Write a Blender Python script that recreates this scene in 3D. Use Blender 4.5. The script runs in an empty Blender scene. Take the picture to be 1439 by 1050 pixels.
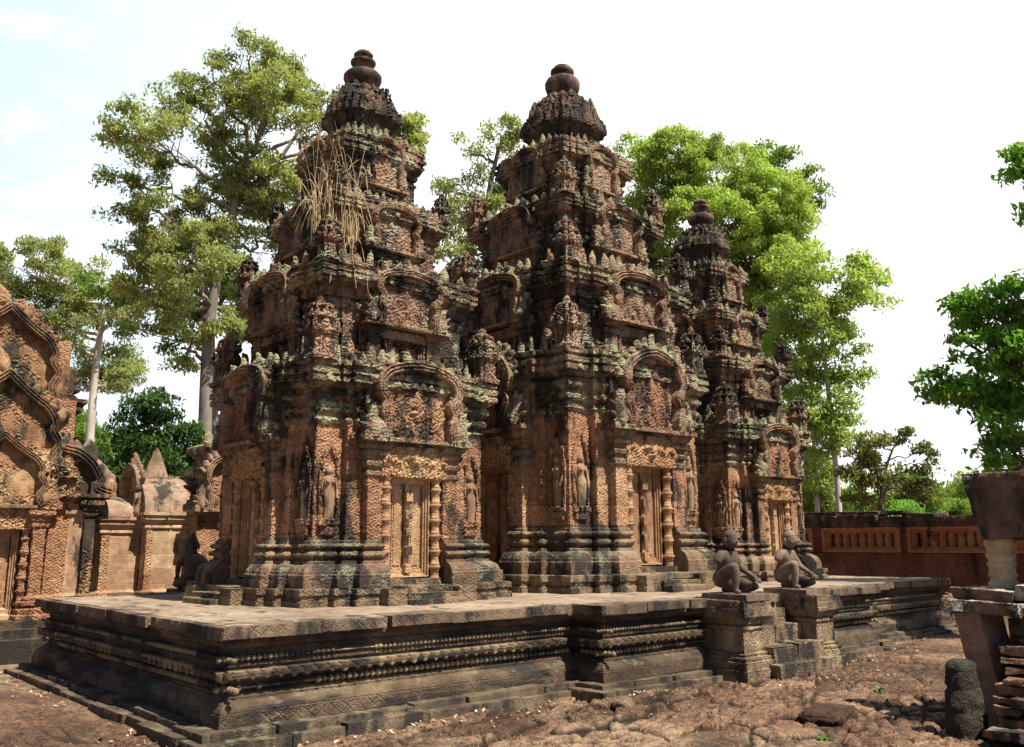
import bpy, math, random
import numpy as np
from mathutils import Matrix, Vector
random.seed(7); RNG = np.random.default_rng(7)
R = math.radians
scene = bpy.context.scene
col = scene.collection

# ------------------------------------------------------------------ camera, sky, sun, exposure
f_px, pitch, roll, yaw = 1251.69, .1876, -.0029, .7304
CAM = np.array([-3.2439, -7.1518, 1.5705])
d_ = np.array([math.sin(yaw)*math.cos(pitch), math.cos(yaw)*math.cos(pitch), math.sin(pitch)])
r_ = np.array([math.cos(yaw), -math.sin(yaw), 0]); u_ = np.cross(r_, d_)
r2 = r_*math.cos(roll)+u_*math.sin(roll); u2 = -r_*math.sin(roll)+u_*math.cos(roll)
cd = bpy.data.cameras.new('camera'); cam = bpy.data.objects.new('camera', cd); col.objects.link(cam)
cd.sensor_width = 36; cd.lens = f_px/1439*36; cd.clip_end = 3000; cd.clip_start = .05
cam.matrix_world = Matrix([[r2[0], u2[0], -d_[0], CAM[0]], [r2[1], u2[1], -d_[1], CAM[1]],
                           [r2[2], u2[2], -d_[2], CAM[2]], [0, 0, 0, 1]])
scene.camera = cam
SUN_AZ, SUN_EL = R(180-14), R(60)          # compass azimuth from +Y, elevation
w = bpy.data.worlds.new('World'); scene.world = w; w.use_nodes = True
nt = w.node_tree; bg = nt.nodes['Background']
sky = nt.nodes.new('ShaderNodeTexSky'); sky.sky_type = 'NISHITA'; sky.sun_disc = False
sky.sun_elevation = SUN_EL; sky.sun_rotation = SUN_AZ; sky.dust_density = .5; sky.air_density = .8; sky.ozone_density = 1.5; sky.altitude = 1500
# bright hazy cloud bank low in the north-east half of the sky, clear blue overhead and behind the viewer
def wn(ty, ins=None, **kw):
    q = nt.nodes.new(ty)
    for k, v in kw.items(): setattr(q, k, v)
    for k, v in (ins or {}).items():
        if isinstance(v, bpy.types.NodeSocket): nt.links.new(v, q.inputs[k])
        else: q.inputs[k].default_value = v
    return q
dirw = wn('ShaderNodeTexCoord').outputs['Generated']; sepw = wn('ShaderNodeSeparateXYZ', {0: dirw})
nw = wn('ShaderNodeTexNoise', {'Vector': wn('ShaderNodeMapping', {0: dirw, 'Scale': (1, 1, 2.6)}).outputs[0], 'Scale': 2.4, 'Detail': 7, 'Roughness': .6}).outputs['Fac']
az = wn('ShaderNodeVectorMath', {0: dirw, 1: (.95, .30, 0)}, operation='DOT_PRODUCT').outputs['Value']
mz = wn('ShaderNodeMapRange', {0: az, 1: -.45, 2: .35}, interpolation_type='SMOOTHSTEP').outputs[0]
el = wn('ShaderNodeMapRange', {0: sepw.outputs[2], 1: .62, 2: .95, 3: 1, 4: 0}, interpolation_type='SMOOTHSTEP').outputs[0]
cl = wn('ShaderNodeMapRange', {0: nw, 1: .36, 2: .60, 3: .90, 4: 1.0}, interpolation_type='SMOOTHSTEP').outputs[0]
f1_ = wn('ShaderNodeMath', {0: mz, 1: el}, operation='MULTIPLY').outputs[0]; f2_ = wn('ShaderNodeMath', {0: f1_, 1: cl}, operation='MULTIPLY').outputs[0]
mxw = wn('ShaderNodeMix', {0: f2_}, data_type='RGBA'); nt.links.new(sky.outputs[0], mxw.inputs[6]); 
bl = wn('ShaderNodeMath', {0: wn('ShaderNodeMapRange', {0: az, 1: .38, 2: .80}, interpolation_type='SMOOTHSTEP').outputs[0], 1: wn('ShaderNodeMapRange', {0: nw, 1: .50, 2: .66}, interpolation_type='SMOOTHSTEP').outputs[0]}, operation='MAXIMUM').outputs[0]
cc = wn('ShaderNodeMix', {0: bl}, data_type='RGBA'); cc.inputs[6].default_value = (10.6, 13.8, 16.8, 1); cc.inputs[7].default_value = (19, 19.3, 19.6, 1); nt.links.new(cc.outputs[2], mxw.inputs[7])
nt.links.new(mxw.outputs[2], bg.inputs[0]); bg.inputs[1].default_value = .05
sl = bpy.data.lights.new('sun', 'SUN'); sl.energy = 5.0; sl.angle = R(.5); sl.color = (1, .91, .76)
sun = bpy.data.objects.new('sun', sl); col.objects.link(sun)
sdir = Vector((math.sin(SUN_AZ)*math.cos(SUN_EL), math.cos(SUN_AZ)*math.cos(SUN_EL), math.sin(SUN_EL)))
sun.rotation_euler = sdir.to_track_quat('Z', 'Y').to_euler()
scene.cycles.diffuse_bounces = 2
scene.view_settings.view_transform = 'Standard'; scene.view_settings.look = 'None'
scene.view_settings.gamma = 1; scene.view_settings.exposure = .68

# ------------------------------------------------------------------ noise
def _h(i, j, k, s):
    h = (i.astype(np.int64)*374761393 + j.astype(np.int64)*668265263 + k.astype(np.int64)*2147483647 + s*974634777) & 0xffffffff
    h = ((h ^ (h >> 13))*1274126177) & 0xffffffff
    h = ((h ^ (h >> 16))*2246822519) & 0xffffffff
    return ((h ^ (h >> 15)) & 0xffffff)/16777215.
def vnoise(x, y, z=None, s=0):
    z = np.zeros_like(x) if z is None else z
    i, j, k = np.floor(x), np.floor(y), np.floor(z); a, b, c = x-i, y-j, z-k
    a, b, c = a*a*(3-2*a), b*b*(3-2*b), c*c*(3-2*c); o = 0
    for di in (0, 1):
        for dj in (0, 1):
            for dk in (0, 1):
                o = o + _h(i+di, j+dj, k+dk, s)*(a if di else 1-a)*(b if dj else 1-b)*(c if dk else 1-c)
    return o
def fbm(x, y, s=0, n=4):
    o = 0; am = .5
    for q in range(n):
        o = o+am*(vnoise(x, y, None, s+q)-.5)*2; x = x*2.03; y = y*2.03; am *= .5
    return o
def worley(x, y, s=0):
    i, j = np.floor(x), np.floor(y); f1 = np.full_like(x, 9.); f2 = np.full_like(x, 9.); idv = np.zeros_like(x)
    for di in (-1, 0, 1):
        for dj in (-1, 0, 1):
            a, b = i+di, j+dj
            px = a+.1+.8*_h(a, b, a*0, s); py = b+.1+.8*_h(a, b, a*0, s+1)
            d = np.hypot(x-px, y-py); hh = _h(a, b, a*0, s+2)
            m = d < f1; f2 = np.where(m, f1, np.minimum(f2, d)); idv = np.where(m, hh, idv); f1 = np.where(m, d, f1)
    return f1, f2, idv

# ------------------------------------------------------------------ mesh builder
class MB:
    def __init__(s, h=.03): s.v = []; s.q = []; s.ng = []; s.n = 0; s.h = h; s.T = None
    def add(s, V):
        V = np.asarray(V, float).reshape(-1, 3)
        if s.T is not None: V = V@s.T[:3, :3].T+s.T[:3, 3]
        s.v.append(V); o = s.n; s.n += len(V); return o
    def grid(s, P, wrap=False):
        m, n = P.shape[:2]; o = s.add(P); I = np.arange(m*n).reshape(m, n)+o
        if wrap: I = np.vstack([I, I[:1]])
        s.q.append(np.stack([I[:-1, :-1], I[1:, :-1], I[1:, 1:], I[:-1, 1:]], -1).reshape(-1, 4))
    @staticmethod
    def fr(L, n, sup=.0045):
        u = np.linspace(0, 1, n+1)
        if L > 4*sup:
            e = sup/L; u = np.unique(np.round(np.concatenate([u[(u < .001) | (u > .999) | ((u > 2*e) & (u < 1-2*e))], [e, 1-e]]), 6))
        return u
    def quad(s, a, b, c, d, h=None, uf=None, vf=None):
        h = h or s.h; a, b, c, d = [np.asarray(t, float) for t in (a, b, c, d)]
        if uf is None: uf = np.linspace(0, 1, max(1, math.ceil(max(np.linalg.norm(b-a), np.linalg.norm(c-d))/h-1e-6))+1)
        if vf is None: vf = np.linspace(0, 1, max(1, math.ceil(max(np.linalg.norm(d-a), np.linalg.norm(c-b))/h-1e-6))+1)
        u = uf[:, None, None]; v = vf[None, :, None]
        s.grid((1-u)*(1-v)*a+u*(1-v)*b+u*v*c+(1-u)*v*d)
    def box(s, x0, x1, y0, y1, z0, z1, h=None, jit=0, faces='lrfbtd', tap=0):
        h = h or s.h
        J = RNG.uniform(-jit, jit, (2, 2, 2, 3)) if jit else np.zeros((2, 2, 2, 3))
        tx, ty = tap, tap
        P = lambda i, j, k: np.array([(x1-tx*k if i else x0+tx*k), (y1-ty*k if j else y0+ty*k), (z1 if k else z0)])+J[i, j, k]
        Q = {'f': ((0,0,0),(1,0,0),(1,0,1),(0,0,1)), 'b': ((1,1,0),(0,1,0),(0,1,1),(1,1,1)), 'l': ((0,1,0),(0,0,0),(0,0,1),(0,1,1)),
             'r': ((1,0,0),(1,1,0),(1,1,1),(1,0,1)), 't': ((0,0,1),(1,0,1),(1,1,1),(0,1,1)), 'd': ((0,1,0),(1,1,0),(1,0,0),(0,0,0))}
        F = [s.fr(L, max(1, math.ceil(L/h-1e-6))) for L in (abs(x1-x0), abs(y1-y0), abs(z1-z0))]
        ax = {'f': (0, 2), 'b': (0, 2), 'l': (1, 2), 'r': (1, 2), 't': (0, 1), 'd': (0, 1)}
        for k in faces: s.quad(*[P(*t) for t in Q[k]], uf=F[ax[k][0]], vf=F[ax[k][1]])
    def sweep(s, poly, prof, cap=True, h=None, capb=False):
        h = h or s.h; P = np.array([p[:2] for p in poly], float); W = np.array([p[2] if len(p) > 2 else 1. for p in poly])
        N = len(P); D = np.roll(P, -1, 0)-P; L = np.linalg.norm(D, axis=1)[:, None]
        nr = np.stack([D[:, 1], -D[:, 0]], -1)/L*W[:, None]; off = nr+np.roll(nr, 1, 0)
        rings = [np.column_stack([P+off*o, np.full(N, z)]) for o, z in prof]
        sl = [math.hypot(b[0]-a[0], b[1]-a[1]) for a, b in zip(prof[:-1], prof[1:])]
        for k in range(N):
            k2 = (k+1) % N
            Lm = max(np.linalg.norm(r[k2]-r[k]) for r in rings); uf = s.fr(Lm, max(1, math.ceil(Lm/h-1e-6)))
            for a, b, q in zip(rings[:-1], rings[1:], sl):
                if np.allclose(a, b): continue
                s.quad(a[k], a[k2], b[k2], b[k], uf=uf, vf=s.fr(q, max(1, math.ceil(q/h-1e-6)), .003))
        if cap: o = s.add(rings[-1]); s.ng.append(list(range(o, o+N)))
        if capb: o = s.add(rings[0]); s.ng.append(list(range(o, o+N))[::-1])
    def lathe(s, prof, c=(0, 0, 0), seg=16, sq=0, flat=None):
        t = np.linspace(0, 2*math.pi, seg, endpoint=False)
        k = np.ones_like(t)
        if sq: k = 1/np.maximum(abs(np.cos(t)), abs(np.sin(t))); k = 1+(k-1)*sq
        P = np.array([[[r*kk*math.cos(a), r*kk*math.sin(a)*(flat or 1), z] for r, z in prof] for a, kk in zip(t, k)])+np.array(c)
        s.grid(P, wrap=True)
    def tube(s, pts, rad, seg=6):
        pts = np.asarray(pts, float); T = np.gradient(pts, axis=0); T /= np.linalg.norm(T, axis=1)[:, None]+1e-9
        a = np.where(abs(T[:, 2:3]) < .9, np.array([[0, 0, 1.]]), np.array([[1., 0, 0]])); X = np.cross(a, T); X /= np.linalg.norm(X, axis=1)[:, None]; Y = np.cross(T, X)
        t = np.linspace(0, 2*math.pi, seg, endpoint=False); rad = np.asarray(rad, float)
        P = pts[None]+(X[None]*np.cos(t)[:, None, None]+Y[None]*np.sin(t)[:, None, None])*rad[None, :, None]
        s.grid(P, wrap=True)
    def leaf(s, c, w, hh, d, ex=(1, 0, 0), ey=(0, -1, 0), ez=(0, 0, 1), nu=5, nv=6, shape='flame'):
        "an upright carved leaf: base centre c, half width w, height hh, bulge d along ey"
        c, ex, ey, ez = [np.asarray(t, float) for t in (c, ex, ey, ez)]
        v = np.linspace(0, 1, nv+1); u = np.linspace(-1, 1, nu+1)
        if shape == 'flame': wv = np.sqrt(np.clip(1-v**2, 0, 1))*(.75+.45*np.sin(v*math.pi))*.85
        elif shape == 'round': wv = np.sqrt(np.clip(1-v**4, 0, 1))
        else: wv = (1-v)**.8
        wv[-1] = .04
        U, V = np.meshgrid(u, v, indexing='ij'); WV = np.meshgrid(u, wv, indexing='ij')[1]
        dep = d*(1-.75*U**2)*(1-.55*V)*(1+.25*np.sin(V*9))
        F = c+(U*WV*w)[..., None]*ex+(V*hh)[..., None]*ez+dep[..., None]*ey
        Bk = c+(U*WV*w)[..., None]*ex+(V*hh)[..., None]*ez-(d*.35)*ey
        flip = np.dot(np.cross(ex, ez), ey) < 0
        if flip: F, Bk = F[::-1], Bk[::-1]
        s.grid(F); s.grid(Bk[::-1])
        for a, b in ((F[0], Bk[0]),): s.grid(np.stack([b, a]))
        s.grid(np.stack([F[-1], Bk[-1]]))
    def ball(s, c, r, seg=8, rings=5, sc=(1, 1, 1)):
        a = np.linspace(-math.pi/2, math.pi/2, rings+1); t = np.linspace(0, 2*math.pi, seg, endpoint=False)
        P = np.array([[[math.cos(q)*math.cos(p)*r*sc[0], math.cos(q)*math.sin(p)*r*sc[1], math.sin(q)*r*sc[2]] for q in a] for p in t])+np.array(c)
        s.grid(P, wrap=True)
    def build(s, name, mat, parent=None, smooth=True, weld=True):
        V = np.vstack(s.v); Q = np.vstack(s.q) if s.q else np.zeros((0, 4), int); ng = s.ng
        if weld:
            key = np.round(V/2e-4).astype(np.int64)
            _, idx, inv = np.unique(key, axis=0, return_index=True, return_inverse=True); inv = inv.reshape(-1)
            V = V[idx]; Q = inv[Q]; ng = [[int(inv[i]) for i in g] for g in ng]
        me = bpy.data.meshes.new(name)
        if len(Q):
            bad = np.zeros(len(Q), bool)
            for i in range(4): bad |= Q[:, i] == Q[:, (i+1) % 4]
            tri = Q[bad]; Q = Q[~bad]
            for t in tri:
                u = list(dict.fromkeys(int(i) for i in t))
                if len(u) >= 3: ng.append(u)
        loops = list(Q.reshape(-1)); starts = list(range(0, 4*len(Q), 4)); p = len(loops)
        extra = []
        for g in ng: starts.append(p); extra += g; p += len(g)
        L = np.concatenate([Q.reshape(-1), np.array(extra, int)]).astype(np.int32)
        me.vertices.add(len(V)); me.vertices.foreach_set('co', V.astype(np.float32).ravel())
        me.loops.add(len(L)); me.loops.foreach_set('vertex_index', L)
        me.polygons.add(len(starts)); me.polygons.foreach_set('loop_start', np.array(starts, np.int32))
        me.update(calc_edges=True); me.validate()
        me.polygons.foreach_set('use_smooth', np.full(len(me.polygons), smooth)); me.update()
        me.materials.append(mat)
        o = bpy.data.objects.new(name, me); col.objects.link(o)
        if parent: o.parent = parent
        return o
def TF(loc=(0, 0, 0), rz=0, sc=1, rx=0, ry=0):
    M = Matrix.Translation(loc)@Matrix.Rotation(rz, 4, 'Z')@Matrix.Rotation(ry, 4, 'Y')@Matrix.Rotation(rx, 4, 'X')@Matrix.Scale(sc, 4)
    return np.array(M)
def tag(o, label=None, cat=None, group=None, kind=None):
    if label: o['label'] = label
    if cat: o['category'] = cat
    if group: o['group'] = group
    if kind: o['kind'] = kind
    return o
def empty(name, loc, label, cat, group=None, rz=0):
    o = bpy.data.objects.new(name, None); col.objects.link(o); o.location = loc; o.rotation_euler.z = rz; o.empty_display_size = .1
    return tag(o, label, cat, group)
def kids(o): return [c for c in bpy.data.objects if c.parent == o]
def copy_tree(o, parent=None, rz=None, loc=None):
    c = o.copy(); col.objects.link(c); c.parent = parent
    if rz is not None: c.rotation_euler.z = rz
    if loc is not None: c.location = loc
    for ch in kids(o): copy_tree(ch, c)
    return c

# ------------------------------------------------------------------ materials
class NT:
    def __init__(s, name, rough=.9, disp='BOTH'):
        s.m = bpy.data.materials.new(name); s.m.use_nodes = True; s.t = s.m.node_tree; s.b = s.t.nodes['Principled BSDF']
        s.b.inputs['Roughness'].default_value = rough; s.b.inputs['Specular IOR Level'].default_value = .25; s.m.displacement_method = disp
        s.out = s.t.nodes['Material Output']
    def n(s, ty, ins=None, **kw):
        q = s.t.nodes.new(ty)
        for k, v in kw.items(): setattr(q, k, v)
        for k, v in (ins or {}).items(): s.put(q.inputs[k], v)
        return q
    def put(s, sock, v):
        if isinstance(v, bpy.types.NodeSocket): s.t.links.new(v, sock)
        elif isinstance(v, (tuple, list)): sock.default_value = tuple(v)+((1,) if len(v) == 3 and sock.type == 'RGBA' else ())
        else: sock.default_value = v
    def math(s, op, a, b=0, c=None):
        q = s.n('ShaderNodeMath', {0: a, 1: b}, operation=op)
        if c is not None: s.put(q.inputs[2], c)
        return q.outputs[0]
    def vm(s, op, a, b=(0, 0, 0)): return s.n('ShaderNodeVectorMath', {0: a, 1: b}, operation=op).outputs[0]
    def noise(s, v, sc, det=4, ro=.55): return s.n('ShaderNodeTexNoise', {'Vector': v, 'Scale': sc, 'Detail': det, 'Roughness': ro})
    def vor(s, v, sc, feat='F1'): return s.n('ShaderNodeTexVoronoi', {'Vector': v, 'Scale': sc}, feature=feat).outputs['Distance']
    def rng(s, v, a, b, c=0, d=1): return s.n('ShaderNodeMapRange', {0: v, 1: a, 2: b, 3: c, 4: d}, interpolation_type='SMOOTHSTEP').outputs[0]
    def mix(s, f, a, b, bt='MIX'):
        q = s.n('ShaderNodeMix', {0: f}, data_type='RGBA', blend_type=bt); s.put(q.inputs[6], a); s.put(q.inputs[7], b); return q.outputs[2]
    def scale(s, v, k): return s.n('ShaderNodeVectorMath', {0: v, 3: k}, operation='SCALE').outputs[0]
    def gray(s, v):
        q = s.n('ShaderNodeCombineColor', {0: v, 1: v, 2: v}); return q.outputs[0]
    def ramp(s, v, stops):
        q = s.n('ShaderNodeValToRGB', {0: v}); e = q.color_ramp.elements
        while len(e) < len(stops): e.new(.5)
        for x, (p, c) in zip(e, stops): x.position = p; x.color = (*c, 1)
        return q.outputs[0]
def stone(name, cols, black=.5, lichen=.3, lcol=(.17, .19, .12), carve=0., cs=9., grain=.004, weather=.012, brick=None, rough=.92, bright=1., ring=16., slip=.03, big=0, diamond=0, mask=0, streak=(2.4, 2.4, .9)):
    s = NT(name, rough)
    g = s.n('ShaderNodeNewGeometry'); W = g.outputs['Position']; P = s.n('ShaderNodeTexCoord').outputs['Object']
    nz = s.n('ShaderNodeSeparateXYZ', {0: g.outputs['Normal']}).outputs[2]
    n1 = s.noise(W, 1.1, 5, .6).outputs['Fac']
    c = s.ramp(n1, [(.3, cols[0]), (.5, cols[1]), (.7, cols[2])])
    n2 = s.noise(W, 9, 6, .65).outputs['Fac']
    c = s.mix(1, c, s.gray(s.rng(n2, .25, .75, .68*bright, 1.28*bright)), 'MULTIPLY')
    hgt = s.math('MULTIPLY', s.math('SUBTRACT', s.noise(W, 7, 4, .6).outputs['Fac'], .5), weather*2)
    if big: hgt = s.math('ADD', hgt, s.math('MULTIPLY', s.math('SUBTRACT', s.noise(W, 2.6, 3, .6).outputs['Fac'], .5), big*2))
    if brick:
        bw, bh, gd, var = brick
        sp = s.n('ShaderNodeSeparateXYZ', {0: W}); hx = s.math('ADD', sp.outputs[0], sp.outputs[1])
        vec = s.n('ShaderNodeCombineXYZ', {0: hx, 1: sp.outputs[2]}).outputs[0]
        vec = s.vm('ADD', vec, s.scale(s.vm('SUBTRACT', s.noise(W, 2.5, 2).outputs['Color'], (.5, .5, .5)), .05))
        br = s.n('ShaderNodeTexBrick', {'Vector': vec, 'Color1': (1-var,)*3, 'Color2': (1+var,)*3, 'Mortar': (1, 1, 1), 'Scale': 1, 'Mortar Size': .006,
                 'Mortar Smooth': .3, 'Brick Width': bw, 'Row Height': bh, 'Bias': 0}, offset=.43)
        c = s.mix(1, c, br.outputs['Color'], 'MULTIPLY')
        rv = s.n('ShaderNodeSeparateColor', {0: br.outputs['Color']}).outputs[0]
        hgt = s.math('ADD', hgt, s.math('MULTIPLY', s.math('SUBTRACT', rv, 1), slip))
        hgt = s.math('SUBTRACT', hgt, s.math('MULTIPLY', br.outputs['Fac'], gd))
    # soot-black algae in streaky patches
    st = s.vm('MULTIPLY', W, streak)
    nb = s.noise(st, 1, 7, .62).outputs['Fac']
    fb = s.rng(nb, .66-.34*black, .74-.30*black)
    c = s.mix(s.math('MULTIPLY', fb, .9), c, (.030, .027, .026))
    # grey-green lichen, more of it on ledges
    nl = s.noise(W, 4.2, 8, .7).outputs['Fac']; nl = s.math('ADD', nl, s.math('MULTIPLY', s.math('MAXIMUM', nz, -.2), .10))
    fl = s.rng(nl, .68-.28*lichen, .76-.24*lichen)
    lc = s.mix(s.noise(W, 26, 4).outputs['Fac'], tuple(t*.7 for t in lcol), tuple(min(1, t*1.5) for t in lcol))
    c = s.mix(s.math('MULTIPLY', fl, .8), c, lc)
    s.put(s.b.inputs['Base Color'], c)
    fine = s.math('MULTIPLY', s.math('SUBTRACT', s.noise(W, 46, 5, .6).outputs['Fac'], .5), grain*2)
    hgt = s.math('ADD', hgt, fine)
    if diamond:
        sp2 = s.n('ShaderNodeSeparateXYZ', {0: P}); ax_ = s.math('ADD', sp2.outputs[0], sp2.outputs[1])
        t1_ = s.math('DIVIDE', s.math('PINGPONG', ax_, .065), .065); t2_ = s.math('DIVIDE', s.math('PINGPONG', s.math('SUBTRACT', sp2.outputs[2], .15), .055), .055)
        dd = s.math('ABSOLUTE', s.math('SUBTRACT', s.math('FRACT', s.math('ADD', t1_, t2_)), .5)); kk = s.math('MULTIPLY', s.rng(dd, .30, .48), s.math('MULTIPLY', s.rng(nz, .3, .05), s.rng(s.noise(W, 2.2, 4).outputs['Fac'], .38, .62)))
        hgt = s.math('SUBTRACT', hgt, s.math('MULTIPLY', kk, diamond))
    if carve:
        so = s.n('ShaderNodeSeparateXYZ', {0: P}); v2 = s.n('ShaderNodeCombineXYZ', {0: s.math('ADD', so.outputs[0], so.outputs[1]), 1: so.outputs[2]}).outputs[0]
        v2 = s.vm('ADD', v2, s.scale(s.vm('SUBTRACT', s.noise(P, cs*.5, 2).outputs['Color'], (.5, .5, .5)), .35/cs))
        vo = s.n('ShaderNodeTexVoronoi', {'Vector': v2, 'Scale': cs, 'Randomness': .7}, feature='F1', voronoi_dimensions='2D')
        dl = s.n('ShaderNodeSeparateXYZ', {0: s.vm('SUBTRACT', v2, vo.outputs['Position'])})
        an = s.math('ARCTAN2', dl.outputs[1], dl.outputs[0]); ds = vo.outputs['Distance']
        sp_ = s.math('SINE', s.math('ADD', an, s.math('MULTIPLY', ds, ring)))
        lf = s.math('MULTIPLY', s.math('SINE', s.math('ADD', s.math('MULTIPLY', an, 5), s.math('MULTIPLY', ds, -ring*.8))), s.rng(ds, .12, .4))
        d2 = s.vor(s.vm('ADD', P, s.scale(s.noise(P, cs*1.5, 1).outputs['Color'], .3/cs)), cs*2.6)
        k = s.math('ADD', s.math('MULTIPLY', sp_, .30), s.math('MULTIPLY', lf, .16)); k = s.math('ADD', k, s.math('MULTIPLY', s.math('SUBTRACT', .48, d2), .75)); k = s.math('SUBTRACT', k, s.math('MULTIPLY', s.rng(ds, .42, .62), .35))
        if mask: k = s.math('MULTIPLY', k, s.rng(s.noise(P, 2.4, 3).outputs['Fac'], mask, mask+.10))
        hgt = s.math('ADD', hgt, s.math('MULTIPLY', k, carve))
    s.put(s.out.inputs['Displacement'], s.n('ShaderNodeDisplacement', {'Height': hgt, 'Midlevel': 0, 'Scale': 1}).outputs[0])
    return s.m
RED = [(.24, .105, .06), (.37, .19, .105), (.46, .28, .155)]
OCH = [(.28, .13, .075), (.40, .225, .125), (.50, .34, .195)]
BRN = [(.115, .075, .05), (.19, .13, .08), (.29, .20, .115)]
LG = (.20, .20, .135)
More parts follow.
